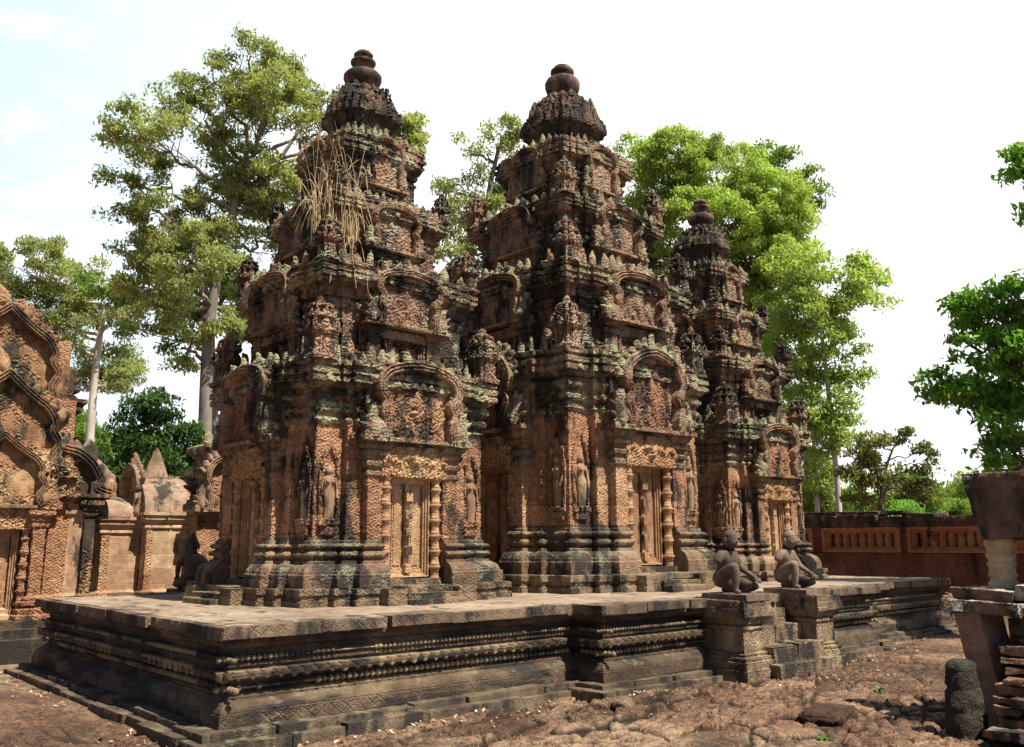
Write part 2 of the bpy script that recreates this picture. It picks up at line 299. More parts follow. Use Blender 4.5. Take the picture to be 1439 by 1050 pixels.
M = dict(
    wall=stone('carved_red_sandstone', [(.18, .082, .052), (.31, .155, .095), (.42, .25, .148)], .52, .14, carve=.021, cs=9.5, ring=20, brick=(.62, .36, .014, .14)),
    pier=stone('carved_pier_sandstone', [(.21, .10, .06), (.38, .21, .122), (.53, .35, .205)], .50, .16, lcol=LG, carve=.021, cs=10, ring=20, brick=(.8, .42, .016, .16)),
    fig=stone('figure_sandstone', [(.17, .10, .065), (.30, .19, .12), (.42, .30, .19)], .46, .06, grain=.003, weather=.004),
    tymp=stone('deep_relief_sandstone', [(.19, .09, .058), (.31, .165, .10), (.42, .26, .15)], .52, .16, carve=.046, cs=7.5, ring=18, grain=.006, mask=.34),
    lintel=stone('lintel_sandstone', [(.36, .19, .10), (.46, .28, .15), (.52, .36, .21)], .24, .06, carve=.040, cs=9, grain=.006),
    arch=stone('arch_band_sandstone', [(.20, .115, .078), (.31, .19, .125), (.40, .27, .18)], .50, .46, lcol=(.27, .265, .19), carve=.010, cs=14, grain=.004, weather=.010, brick=(.34, .3, .018, .2)),
    mould=stone('moulded_sandstone', [(.12, .08, .052), (.21, .135, .085), (.32, .215, .135)], .60, .40, lcol=LG, carve=.008, cs=12, weather=.008, brick=(.55, .3, .012, .18)),
    plinth=stone('plinth_sandstone', [(.13, .09, .058), (.21, .15, .095), (.31, .225, .14)], .54, .28, lcol=LG, carve=.010, cs=12, weather=.008, brick=(.6, .5, .014, .18)),
    cornice=stone('lichened_cornice', [(.13, .085, .062), (.22, .145, .10), (.34, .215, .14)], .62, .66, lcol=(.32, .315, .19), carve=.011, cs=11, weather=.010, brick=(.40, .3, .02, .26), slip=.05, big=.010),
    tier=stone('weathered_tier_sandstone', [(.10, .062, .047), (.20, .12, .082), (.33, .205, .135)], .66, .44, lcol=(.25, .25, .18), carve=.014, cs=9.5, weather=.010, brick=(.42, .28, .02, .26), slip=.055, big=.010),
    tierped=stone('tier_relief_sandstone', [(.14, .085, .062), (.27, .16, .105), (.40, .26, .17)], .62, .50, lcol=(.28, .275, .20), carve=.028, cs=9, weather=.010, grain=.005),
    crown=stone('dark_crown_sandstone', [(.075, .052, .042), (.13, .085, .065), (.21, .14, .10)], .70, .36, lcol=LG, carve=.016, cs=11, weather=.010, brick=(.3, .2, .018, .24), slip=.06, big=.01),
    finial=stone('finial_sandstone', [(.09, .058, .047), (.15, .092, .07), (.23, .14, .10)], .58, .14, grain=.005, weather=.010),
    door=stone('door_sandstone', [(.27, .14, .078), (.42, .25, .14), (.50, .34, .205)], .30, .0, carve=.004, cs=18, grain=.0015, weather=.003),
    doorrel=stone('door_panel_relief', [(.26, .135, .075), (.40, .235, .13), (.49, .33, .195)], .36, .04, carve=.0065, cs=15, grain=.002, weather=.003),
    terr=stone('dark_terrace_sandstone', [(.062, .042, .03), (.12, .084, .056), (.22, .16, .10)], .54, .20, lcol=(.19, .165, .10), carve=.004, cs=22, grain=.006, weather=.006, diamond=.010, streak=(1.0, 1.0, 5.5), brick=(.95, 1.6, .016, .16), slip=.02),
    foot=stone('footing_sandstone', [(.06, .043, .031), (.12, .088, .06), (.22, .165, .108)], .50, .20, lcol=(.19, .165, .10), carve=.003, cs=22, grain=.008, weather=.010),
    bead=stone('terrace_bead_sandstone', [(.13, .095, .06), (.23, .17, .105), (.36, .27, .16)], .46, .2, lcol=(.2, .18, .1), grain=.003, weather=.004),
    floor=stone('terrace_paving', [(.20, .145, .105), (.31, .235, .17), (.40, .32, .235)], .26, .12, lcol=(.22, .2, .15), grain=.003, weather=.006),
    slab=stone('slab_edge_sandstone', [(.09, .062, .044), (.165, .115, .078), (.28, .20, .135)], .54, .22, lcol=(.2, .19, .13), carve=.003, cs=20, grain=.006, weather=.010, diamond=.010),
    ped=stone('pedestal_sandstone', [(.08, .056, .04), (.17, .12, .08), (.40, .31, .19)], .54, .24, lcol=(.24, .22, .15), carve=.008, cs=12, grain=.006, weather=.014, brick=(.5, .3, .014, .2), slip=.03),
    gate=stone('gateway_ochre_sandstone', OCH, .26, .16, lcol=(.2, .2, .11), carve=.016, cs=11, brick=(.7, .34, .010, .12)),
    gatecarve=stone('gateway_relief', [(.20, .10, .06), (.34, .185, .10), (.47, .315, .17)], .54, .34, lcol=(.2, .2, .1), carve=.040, cs=7.5, grain=.006, mask=.44),
    gatearch=stone('gateway_arch_band', [(.16, .095, .062), (.26, .155, .09), (.36, .24, .13)], .52, .40, lcol=(.2, .19, .11), carve=.007, cs=16, weather=.008),
    gatepanel=stone('gateway_plain_blocks', [(.38, .20, .13), (.48, .30, .19), (.54, .41, .25)], .24, .14, carve=0, grain=.003, weather=.006, brick=(.33, .235, .012, .22)),
    roof=stone('vault_roof_sandstone', [(.24, .15, .105), (.32, .21, .15), (.40, .29, .21)], .44, .36, lcol=(.26, .25, .19), grain=.004, weather=.012, brick=(.5, .22, .014, .14)),
    latwall=stone('laterite_wall', [(.13, .052, .030), (.19, .076, .042), (.24, .10, .058)], .40, .05, grain=.008, weather=.01, brick=(.75, .34, .012, .2)),
    latcap=stone('laterite_cap', [(.08, .05, .038), (.13, .075, .05), (.19, .11, .075)], .62, .28, grain=.012, weather=.03),
    frame=stone('window_frame_sandstone', [(.33, .12, .05), (.42, .17, .075), (.46, .23, .11)], .26, .04, grain=.002, weather=.004),
    ruin=stone('ruin_laterite', [(.13, .07, .045), (.22, .115, .07), (.30, .18, .115)], .52, .26, lcol=(.24, .24, .20), grain=.010, weather=.022, big=.015),
    ruinslab=stone('ruin_sandstone', [(.10, .06, .045), (.18, .11, .08), (.36, .24, .17)], .60, .34, lcol=(.46, .43, .37), grain=.012, weather=.022, big=.028),
    jamb=stone('ruin_jamb_sandstone', [(.22, .12, .08), (.32, .19, .125), (.40, .27, .19)], .46, .18, lcol=(.45, .43, .38), grain=.006, weather=.018, big=.02),
    ruincol=stone('yellowed_column_sandstone', [(.48, .34, .17), (.56, .42, .24), (.6, .47, .3)], .2, .1, grain=.003, weather=.006),
    statue=stone('statue_sandstone', [(.085, .058, .048), (.15, .105, .082), (.27, .195, .15)], .40, .10, grain=.003, weather=.004),
    mossy=stone('mossy_stone', [(.02, .018, .015), (.038, .031, .025), (.062, .05, .038)], .6, .34, lcol=(.06, .065, .045), grain=.014, weather=.04, big=.035),
)

# ------------------------------------------------------------------ shared carved elements
def smooth_curve(pts, n=10):
    P = np.array(pts, float); P = np.vstack([2*P[0]-P[1], P, 2*P[-1]-P[-2]]); o = []
    for i in range(1, len(P)-2):
        t = np.linspace(0, 1, n, endpoint=False)[:, None]; a, b, c, d = P[i-1:i+3]
        o.append(.5*((2*b)+(-a+c)*t+(2*a-5*b+4*c-d)*t**2+(-a+3*b-3*c+d)*t**3))
    o.append(P[-2:-1]); return np.vstack(o)
ARCH = [(.60, 0), (.57, .14), (.63, .29), (.575, .40), (.66, .50), (.65, .64), (.50, .77), (.25, .86), (0, .90)]
ARCHF = [(.62, 0), (.60, .16), (.645, .33), (.60, .45), (.69, .55), (.68, .70), (.54, .81), (.27, .875), (0, .90)]
ARCHP = [(.66, 0), (.60, .12), (.68, .28), (.60, .40), (.62, .50), (.52, .63), (.34, .73), (.16, .84), (0, .95)]
def band(mb, pts, t, d, y0=0, nw=4):
    "moulded arch band along a curve in xz: crowned front from y0-d back to y0"
    pts = np.asarray(pts); T = np.gradient(pts, axis=0); T /= np.linalg.norm(T, axis=1)[:, None]; Nn = np.stack([-T[:, 1], T[:, 0]], -1)
    ws = np.array([-.5, -.5, -.42, -.3, -.22, -.12, 0, .12, .22, .3, .42, .5, .5]); ds = np.array([0, .75, .95, .95, .6, .88, 1, .88, .6, .95, .95, .75, 0])
    G = np.stack([np.column_stack([pts[:, 0]+Nn[:, 0]*wq*t, np.full(len(pts), y0-d*dq), pts[:, 1]+Nn[:, 1]*wq*t]) for wq, dq in zip(ws, ds)], 1)
    mb.grid(G)
    for e, fl in ((0, False), (-1, True)):
        r = G[e]; c = r.mean(0); o = mb.add(np.vstack([r])); ids = list(range(o, o+len(r))); mb.ng.append(ids if fl else ids[::-1])
def full_arch(A, w, h):
    r = smooth_curve(A); r = r*np.array([w, h]); l = r[:-1][::-1]*np.array([-1, 1])
    return np.vstack([r, l])          # from right foot over apex to left foot
def pediment(parent, w, h, d, mats, A=ARCH, hres=.02, bw=.16, naga=True, fringe=True, tymp=True, name='pediment', cut=None):
    """arch band as the part; tympanum, flame border and naga heads beneath it. local frame: x across, z up, front towards -y, back plane y=0"""
    mt_band, mt_tymp, mt_naga = mats
    cur = full_arch(A, w, h); mb = MB(hres)
    band(mb, cur, bw*w, d*1.25)
    # base ledge
    mb.box(-w*.98, w*.98, -d*.96, 0, -.045*h, .0, jit=.004)
    p = mb.build(name, mt_band, parent)
    if tymp:
        n = max(14, int(1.24*w/hres)); m = max(10, int(.85*h/hres)); half = cur[:len(cur)//2+1]
        zs = np.linspace(0, .90*h, m+1); wz = np.array([np.interp(z, half[:, 1], half[:, 0]) for z in zs]); wz = np.maximum(wz*.97, .02)
        wz = np.where(zs > .84*h, wz*np.sqrt(np.clip((.905*h-zs)/(.065*h), 0, 1)), wz)
        u = np.linspace(-1, 1, n+1); G = np.stack([np.stack([u*wq, np.full(n+1, -.10*d), np.full(n+1, z)], -1) for wq, z in zip(wz, zs)], 1)
        # carved mass: central figure and flanking scrolls stand out of the panel
        X, Z = G[..., 0]/w, G[..., 2]/h
        G[..., 1] -= d*(.50*np.exp(-((X)**2/.018+(Z-.38)**2/.06))+.24*np.exp(-((abs(X)-.30)**2/.014+(Z-.22)**2/.03))+.34*np.clip(.8-Z, 0, 1)*(.5+.5*np.cos(X*26)*np.cos(Z*22))*(abs(X) < .52))
        tb = MB(hres); tb.grid(G); tb.build('tympanum', mt_tymp, p)
    if fringe:
        fb = MB(.05); half = cur[:len(cur)//2+1]
        up_ = cur[cur[:, 1] > .45*h]; fb.tube(np.column_stack([up_[:, 0]*1.04, np.full(len(up_), -d*.3), up_[:, 1]+.03*h]), np.full(len(up_), .05*w), 5)
        L = np.concatenate([[0], np.cumsum(np.linalg.norm(np.diff(cur, axis=0), axis=1))]); st = .125*w+.025
        T = np.gradient(cur, axis=0); T /= np.linalg.norm(T, axis=1)[:, None]
        for q in np.arange(.0, L[-1], st):
            x, z = np.interp(q, L, cur[:, 0]), np.interp(q, L, cur[:, 1])
            if z < .46*h or (cut and z > cut*h) or RNG.random() < .15: continue
            tx, tz = np.interp(q, L, T[:, 0]), np.interp(q, L, T[:, 1]); nx, nz = tz, -tx
            nx, nz = nx*.8, abs(nz)+.45; l = math.hypot(nx, nz); nx, nz = nx/l, nz/l
            k = RNG.uniform(.6, 1.15)
            fb.leaf((x+nx*.05*w, -d*.35, z+nz*.05*w), (.09*w+.008)*RNG.uniform(.8, 1.1), (.15*h if abs(x) > .06*w else .22*h)*k, d*.55, shape='round' if RNG.random() < .55 else 'flame', ex=(nz, 0, -nx), ez=(nx, 0, nz))
        fb.build('flame_border', mt_naga, p)
    if naga:
        for sgn in (-1, 1):
            nb = MB(.05)
            # cobra hood: fan of heads on a curved neck, seen flat against the wall
            for k, (an, ln) in enumerate(((80, .46), (60, .47), (38, .44), (16, .38), (-4, .30))):
                a = R(an); ez = np.array([sgn*math.cos(a), 0, math.sin(a)]); ex = np.array([math.sin(a)*1., 0, -sgn*math.cos(a)])
                nb.leaf((sgn*.66*w, -d*.30-.002*k, .06*h), .088*w, ln*min(w, h), d*(.85-.04*k), ex=ex, ez=ez, nu=4, nv=6)
            nb.leaf((sgn*.80*w, -d*.5, .0), .13*w, .40*h, d*.75, nu=6, nv=7)
            nb.box(sgn*.80*w-.18*w, sgn*.80*w+.16*w, -d*1.0, 0, -.05*h, .035*h, jit=.006)
            nb.build('naga_head', mt_naga, p)
    return p
def rings_profile(r, z0, z1, n):
    "turned colonnette: rings between plain drums"
    pr = [(r*1.15, z0), (r*1.15, z0+.05), (r*.9, z0+.07)]; zs = np.linspace(z0+.09, z1-.06, n+1)
    for a, b in zip(zs[:-1], zs[1:]):
        L = b-a
        pr += [(r*.84, a), (r*.84, a+L*.28), (r*.97, a+L*.30), (r*.97, a+L*.36), (r*.86, a+L*.38), (r*1.14, a+L*.44), (r*1.22, a+L*.52), (r*1.14, a+L*.60), (r*.86, a+L*.64), (r*.97, a+L*.68), (r*.97, a+L*.74), (r*.84, a+L*.76)]
    pr += [(r*.84, z1-.06), (r*1.1, z1-.04), (r*1.2, z1)]
    return pr
def false_door(parent, wd, z0, z1, y, mats, hres=.02):
    "door of stone: nested frame, two leaves and a central post of square bosses"
    mf, mp = mats; fb = MB(.03); e = wd*.10; t = (0, .03, .055, .075)
    for k in range(3):
        a, b = wd-k*e*.72, wd-(k+1)*e*.72; yy0 = y-(.10-t[k]); za, zb = z0+k*e*.5, z1-k*e*.72; za2, zb2 = z0+(k+1)*e*.5, z1-(k+1)*e*.72
        fb.box(-a, -b, yy0, y, za, zb); fb.box(b, a, yy0, y, za, zb); fb.box(-b, b, yy0, y, zb2, zb, faces='fd'); fb.box(-b, b, yy0, y, za, za2, faces='ft')
    iw = wd-3*e*.72; zi0, zi1 = z0+1.5*e, z1-3*e*.72
    o = fb.build('false_door', mf, parent)
    for sgn in (-1, 1):
        pb = MB(hres); c = sgn*iw*.54; hw = iw*.40
        pb.box(c-hw, c+hw, y-.012, y+.02, zi0, zi1, faces='flrt')
        pb.box(c-hw*.78, c+hw*.78, y-.024, y-.01, zi0+.05, zi1-.03, faces='flrtd'); pb.box(c-hw*.56, c+hw*.56, y-.034, y-.02, zi0+.09, zi1-.06, faces='flrtd')
        pb.box(c-hw, c+hw, y-.045, y, zi0, zi0+.045, faces='flrt')
        pb.build('door_leaf', mp, o)
    pb = MB(hres); pw = iw*.155; pb.box(-pw*.9, pw*.9, y-.05, y+.01, zi0, zi1); n = 5; zz = np.linspace(zi0, zi1, n+1)
    for k in range(n):
        pb.box(-pw*1.25, pw*1.25, y-.105, y-.03, zz[k]+.0, zz[k]+(zi1-zi0)/n*.48)
    pb.build('door_post', mp, o)
    return o
def figure_relief(parent, loc, hgt, mat, rz=0, name='carved_figure'):
    "standing goddess in a niche, one continuous body"
    mb = MB(.03); k = hgt
    body = [(.0, .105, .06), (.05, .10, .065), (.2, .105, .07), (.38, .115, .08), (.5, .125, .085), (.55, .10, .07), (.60, .085, .06), (.68, .105, .075), (.74, .125, .075), (.79, .12, .06), (.82, .05, .045), (.845, .04, .04), (.86, .062, .065), (.90, .075, .08), (.935, .066, .07), (.96, .055, .055), (1.0, .03, .03), (1.03, .004, .004)]
    t = np.linspace(0, 2*math.pi, 12, endpoint=False)
    sway = lambda z: .018*math.sin(z*6)
    mb.grid(np.array([[[(rx*math.cos(a)+sway(z))*k, ry*math.sin(a)*k, z*k] for z, rx, ry in body] for a in t]), wrap=True)
    for s in (-1, 1):
        mb.tube([(s*.12*k, 0, .785*k), (s*.165*k, -.01*k, .62*k), (s*.15*k, -.05*k, .50*k), (s*.13*k, -.08*k, .40*k if s > 0 else .60*k)], [.033*k, .028*k, .024*k, .022*k])
        mb.ball((s*.06*k, -.05*k, .0), .04*k, sc=(1, 1.7, .6)); mb.ball((s*.05*k, -.068*k, .70*k), .036*k)
    o = mb.build(name, mat, parent); o.location = loc; o.rotation_euler.z = rz
    return o
_turret = {}
def turret_mesh(mat):
    "small corner model of a temple tower: redented body, two roof tiers and a bud; unit height 1"
    mb = MB(.09); a = .17; s = .09
    poly = [(-a, -a), (-s, -a), (-s, -a*1.12), (s, -a*1.12), (s, -a), (a, -a), (a, -s), (a*1.12, -s), (a*1.12, s), (a, s), (a, a), (s, a), (s, a*1.12), (-s, a*1.12), (-s, a), (-a, a), (-a, s), (-a*1.12, s), (-a*1.12, -s), (-a, -s)]
    mb.sweep(poly, [(.05, 0), (.05, .05), (.02, .07), (0, .1), (0, .36), (.03, .40), (.06, .43), (.06, .48), (-.02, .50), (-.03, .52), (-.03, .62), (.01, .65), (.01, .69), (-.05, .71), (-.06, .73), (-.06, .79), (-.03, .81), (-.03, .84), (-.09, .87)])
    mb.lathe([(.075, .86), (.09, .89), (.06, .93), (.075, .95), (.02, 1.0), (0, 1.01)], seg=8)
    for k in range(4):
        mb.T = TF(rz=k*math.pi/2)
        mb.leaf((0, -a*1.15, .38), .11, .24, .045); mb.leaf((0, -a*.95, .62), .08, .18, .035); mb.box(-.05, .05, -a*1.16, -a, .1, .36)
        for q in (-1, 1): mb.leaf((q*a*1.1, -a*1.1, .46), .05, .17, .03); mb.leaf((q*a*.8, -a*.8, .68), .04, .13, .025)
    mb.T = None
    return mb
def antefix_row(mb, poly, off, z, hgt, step, skip=.25):
    P = np.array([p[:2] for p in poly]); N = len(P)
    for k in range(N):
        a, b = P[k], P[(k+1) % N]; L = np.linalg.norm(b-a); e = (b-a)/L; nn = np.array([e[1], -e[0]])
        n = max(1, int(round(L/step)))
        for i in range(n):
            if RNG.random() < skip: continue
            c = a+e*(L*(i+.5)/n)+nn*off; hh = hgt*RNG.uniform(.6, 1.15)
            mb.leaf((c[0], c[1], z-.01), min(step, L/n)*.46, hh, .05, ex=(e[0], e[1], 0), ey=(nn[0], nn[1], 0), nu=3, nv=3, shape='round' if RNG.random() < .5 else 'flame')

def block_row(mb, poly, off, z, hgt, step, skip=.3, dep=.12):
    "loose upright blocks and stumps of broken ornament along a ledge"
    P = np.array([p[:2] for p in poly]); N = len(P)
    for k in range(N):
        a, b = P[k], P[(k+1) % N]; L = np.linalg.norm(b-a); e = (b-a)/L; nn = np.array([e[1], -e[0]]); x = .02
        while x < L-.05:
            l = step*RNG.uniform(.6, 1.5); l = min(l, L-x)
            if RNG.random() > skip:
                c = a+e*x+nn*(off-dep*RNG.uniform(.6, 1.1)); mb.T = TF((c[0], c[1], z-.02), math.atan2(e[1], e[0])+RNG.uniform(-.05, .05))
                hh = hgt*RNG.uniform(.35, 1.2); mb.box(0, l*.9, 0, -0+dep, 0, hh, h=.035, jit=.012, tap=.006)
            x += l
    mb.T = None

# ------------------------------------------------------------------ temple towers
def redent(face): # face: list for the -y side from its left corner to before its right corner
    out = []
    for k in range(4):
        c, s_ = round(math.cos(k*math.pi/2)), round(math.sin(k*math.pi/2))
        out += [(x*c-y*s_, x*s_+y*c, *(t[2:] or (1.,))) for t in face for x, y in [t[:2]]]
    return out
def four(o):
    for k in (1, 2, 3): copy_tree(o, o.parent, rz=o.rotation_euler.z+k*math.pi/2)
def roty(o_, k): o_.rotation_euler.z = k*math.pi/2
def place(o, y, z): o.location = (0, y, z)
def build_tower(root, sx, fz, tiers, crown, fin, hres=.018):
    a, s1, o1, p, o2, q, od = [t*sx for t in (1.21, .85, 1.31, .64, 1.42, .44, 1.24)]
    Z = lambda z: z*fz
    plain = redent([(-a, -a), (-s1, -a), (-s1, -o1), (-p, -o1), (-p, -o2), (p, -o2), (p, -o1), (s1, -o1), (s1, -a)])
    rec = redent([(-a, -a), (-s1, -a), (-s1, -o1), (-p, -o1), (-p, -o2), (-q, -o2, 0), (-q, -od, 0), (q, -od, 0), (q, -o2), (p, -o2), (p, -o1), (s1, -o1), (s1, -a)])
    upper = redent([(-a, -a), (-s1, -a), (-s1, -o1+.03*sx), (-s1*.88, -o1+.03*sx), (-s1*.88, -o1-.03*sx), (s1*.88, -o1-.03*sx), (s1*.88, -o1+.03*sx), (s1, -o1+.03*sx), (s1, -a)])
    mb = MB(.028); mb.sweep(plain, [(o*sx**.5, Z(z)) for o, z in ((.29, -.02), (.29, .06), (.265, .065), (.265, .115), (.285, .12), (.285, .185), (.27, .192))])
    for k in range(4):
        mb.T = TF(rz=k*math.pi/2); w6 = .62*sx; e = .285*sx**.5
        for sg in (-1, 1): mb.box(*sorted((sg*.36*sx, sg*w6)), -1.86*sx**.9, -o2-.1, 0, Z(.18), jit=.006)
        for i, (yy, zz) in enumerate(((1.98, .06), (1.87, .12), (1.74, .19))): mb.box(-.36*sx, .36*sx, -yy*sx, -o2, zz*fz-.065*fz, zz*fz, jit=.006)
        mb.box(-.40*sx, .40*sx, -o2-.05, -od, Z(.18), Z(.262), jit=.004)
    mb.T = None; mb.build('base', M['plinth'], root)
    mb = MB(hres); mb.sweep(rec, [(o*sx**.5, Z(z)) for o, z in ((.20, .19), (.205, .325), (.19, .335), (.185, .36), (.165, .395), (.135, .425), (.10, .44), (.085, .445), (.085, .47), (.05, .475), (.045, .50), (.085, .515), (.10, .54), (.085, .565), (.05, .575), (.04, .60), (.07, .612), (.085, .635), (.07, .658), (.03, .665), (.03, .695), (.012, .70), (.012, .722), (0, .725))], cap=False)
    mb.build('plinth_moulding', M['mould'], root)
    mb = MB(hres); mb.sweep(rec, [(0, Z(.725)), (0, Z(2.02))], cap=True); mb.build('wall', M['pier'], root)
    mb = MB(hres)   # frieze and cornice
    mb.sweep(upper, [(o*sx**.7, Z(z)) for o, z in ((0, 2.0), (.02, 2.03), (.035, 2.06), (.01, 2.075), (.01, 2.13), (.03, 2.14), (.05, 2.17), (.05, 2.21), (.02, 2.22), (.02, 2.27), (.05, 2.29), (.075, 2.32), (.075, 2.36), (.05, 2.37), (.05, 2.41), (.09, 2.43), (.12, 2.46), (.12, 2.475), (.16, 2.48), (.16, 2.535), (.135, 2.545), (.135, 2.565), (.165, 2.572), (.165, 2.63), (.125, 2.64), (.125, 2.668), (.155, 2.675), (.155, 2.74), (.06, 2.76))])
    antefix_row(mb, upper, .13*sx, Z(2.74), .19*fz, .15*sx, .35); block_row(mb, upper, .10*sx, Z(2.74), .15*fz, .17*sx, .35, .14*sx)
    antefix_row(mb, upper, .150*sx, Z(2.50), .10*fz, .13*sx, .45)
    mb.build('cornice', M['cornice'], root)
    # porches: one is built and turned to the other sides
    d = false_door(root, .30*sx, Z(.275), Z(1.43), 0, (M['door'], M['doorrel'])); place(d, 0, 0)
    for v in [d]+kids(d): pass
    d.data.transform(Matrix.Translation((0, -od-.004, 0)))
    for c in kids(d): c.data.transform(Matrix.Translation((0, -od-.004, 0)))
    four(d)
    for sg in (-1, 1):
        mb = MB(.02); mb.lathe(rings_profile(.062*sx, Z(.20), Z(1.45), 6), (sg*.365*sx, -(o2-.055*sx), 0), 12); four(mb.build('colonnette', M['doorrel'], root))
        mb = MB(.02); x0, x1 = sorted((sg*q*.96, sg*(p+.01)))
        rp = [(x0, -o2-.004), (x1, -o2-.004), (x1, -o1+.02), (x0, -o1+.02)]
        mb.sweep(rp, [(o*sx, Z(z)) for o, z in ((0, 1.42), (.02, 1.44), (.02, 1.48), (0, 1.50), (.0, 1.53), (.03, 1.55), (.035, 1.59), (.01, 1.61), (.02, 1.65), (.05, 1.67), (.055, 1.71), (.03, 1.73), (.06, 1.76), (.085, 1.80), (.095, 1.87))])
        four(mb.build('pilaster_capital', M['mould'], root))
        for fx, yy, hh in ((1.03, -a, .62),):
            f = figure_relief(root, (0, 0, 0), .60*fz, M['fig']); f.data.transform(Matrix.Translation((sg*fx*sx, -a-.012, Z(.93))))
            four(f)
            nb = MB(.03); band(nb, smooth_curve([(.105, 0), (.12, .35), (.10, .62), (.05, .76), (0, .84), (-.05, .76), (-.10, .62), (-.12, .35), (-.105, 0)], 5)*fz, .035*sx, .035); nb.box(-.13*sx, .13*sx, -.05, 0, -.06, .0); nb.box(-.10*sx, .10*sx, -.035, 0, -.17, -.06)
            no = nb.build('niche_frame', M['pier'], root); no.data.transform(Matrix.Translation((sg*fx*sx, -a-.002, Z(.93)))); four(no)
    mb = MB(.016); n = 50; zs = np.linspace(Z(1.43), Z(1.80), 20); xs = np.linspace(-.47*sx, .47*sx, n)
    X, Zz = np.meshgrid(xs, zs, indexing='ij'); t = (X/(.47*sx)); uz = (Zz-zs[0])/(zs[-1]-zs[0])
    arc = abs(((t*2.2+1.1) % 1.1)/1.1-.5)*2; gar = np.exp(-((uz-.62+.22*arc**2)/.11)**2)*.035+np.exp(-((t/.16)**2+((uz-.5)/.34)**2))*.045
    G = np.stack([X, -(o2+.03)-gar*sx, Zz], -1); mb.grid(G); mb.box(-.47*sx, .47*sx, -(o2+.03), -od+.01, Z(1.43), Z(1.80), faces='lrtd')
    four(mb.build('lintel', M['lintel'], root))
    mb = MB(.05); mb.box(-.72*sx, .72*sx, -o2-.02, -o1*.9, Z(1.86), Z(2.72)); mb.box(-.50*sx, .50*sx, -o2-.06, -o1*.9, Z(1.80), Z(1.862)); four(mb.build('pediment_block', M['tier'], root))
    pd = pediment(root, .80*sx, 1.04*fz*(.95 if sx < 1.1 else 1), .125*sx, (M['arch'], M['tymp'], M['cornice']), A=ARCHF if sx < 1.1 else ARCH, bw=.14, hres=.016*sx)
    for c in [pd]+kids(pd): c.data.transform(Matrix.Translation((0, -o2-.02, Z(1.875))))
    four(pd)
    # upper tiers
    prev_c = 1.36*sx; zprev = Z(2.76)
    for ti, (zc, zt, aw, ac) in enumerate(tiers):
        s = aw/1.21; b0, b1, b2 = s*.85, s*1.31, s*1.42; H = zc-zprev
        up = redent([(-aw, -aw), (-b0*1.17, -aw), (-b0*1.17, -(aw*.55+b1*.45)), (-b0*.9, -(aw*.55+b1*.45)), (-b0*.9, -b1), (b0*.9, -b1), (b0*.9, -(aw*.55+b1*.45)), (b0*1.17, -(aw*.55+b1*.45)), (b0*1.17, -aw)])
        fl = ac-aw
        mb = MB(hres*1.15); zb = zprev-.05
        mb.sweep(up, [(.14*s, zb), (.14*s, zb+.10), (.10*s, zb+.11), (.10*s, zb+.15), (.05*s, zb+.18), (.08*s, zb+.20), (.08*s, zb+.23), (0, zb+.25), (0, zc-.34*H), (.02, zc-.32*H), (.03, zc-.28*H), (0, zc-.27*H), (0, zc-.22*H), (fl*.25, zc-.20*H), (fl*.35, zc-.15*H), (fl*.3, zc-.13*H), (fl*.3, zc-.10*H), (fl*.7, zc-.05*H), (fl*.7, zc-.03*H)], cap=False)
        block_row(mb, up, .17*s, zb+.05, .30*H, .16*s+.03, .42, .12*s+.02)
        mb.build('tier_wall', M['tier'], root)
        mb = MB(hres*1.15); th = zt-zc
        mb.sweep(up, [(fl*.60, zc-.05*H), (fl*.80, zc-.045*H), (fl*.80, zc-.005), (fl*1.02, zc), (fl*1.02, zc+.18*th), (fl*.86, zc+.21*th), (fl*.86, zc+.30*th), (fl*1.06, zc+.33*th), (fl*1.06, zc+.56*th), (fl*.80, zc+.60*th), (fl*.80, zc+.70*th), (fl*.98, zc+.74*th), (fl*.98, zt-.015), (fl*.3, zt)])
        antefix_row(mb, up, fl*.85, zt-.03, .17*s+.06, .13*s+.03, .35); block_row(mb, up, fl*.7, zt-.02, .13*s+.05, .15*s+.03, .3, .13*s+.02); antefix_row(mb, up, fl*1.0, zc+.02, th*.5, .14*s+.02, .5); mb.build('tier_cornice', M['cornice'], root)
        # porch of the tier
        zp = zprev+H*(.50 if ti == 0 else .42)
        for sg in (-1, 1):
            mb = MB(.03); x0, x1 = sorted((sg*s*.42, sg*s*.66))
            mb.sweep([(x0, -b2), (x1, -b2), (x1, -b1+.02), (x0, -b1+.02)], [(.06*s, zb+.05), (.06*s, zb+.16), (.03*s, zb+.18), (0, zb+.2), (0, zp-.2*s), (.03*s, zp-.17*s), (.03*s, zp-.13*s), (.01*s, zp-.12*s), (.05*s, zp-.07*s), (.09*s, zp-.04*s), (.09*s, zp)])
            four(mb.build('tier_pilaster', M['tier'], root))
        d = false_door(root, .36*s, zb+.1, zp-.16*s, 0, (M['tier'], M['tier']), .05)
        for c in [d]+kids(d): c.data.transform(Matrix.Translation((0, -b1-.015, 0)))
        four(d)
        mb = MB(.025); mb.box(-.46*s, .46*s, -b2-.01, -b1, zp-.17*s, zp-.03*s, jit=.004); four(mb.build('tier_lintel', M['tierped'], root))
        mb = MB(.05); mb.box(-.62*s, .62*s, -b2-.01, -b1*.9, zp, zc+.3*th); four(mb.build('tier_block', M['tier'], root))
        ph = (zt-zp)*1.03
        pd = pediment(root, .80*s, ph, .12*s+.02, (M['arch'], M['tierped'], M['cornice']), A=ARCHF, bw=.135, hres=.022 if ti == 0 else .03)
        for c in [pd]+kids(pd): c.data.transform(Matrix.Translation((0, -b2-.005, zp+.03)))
        four(pd)
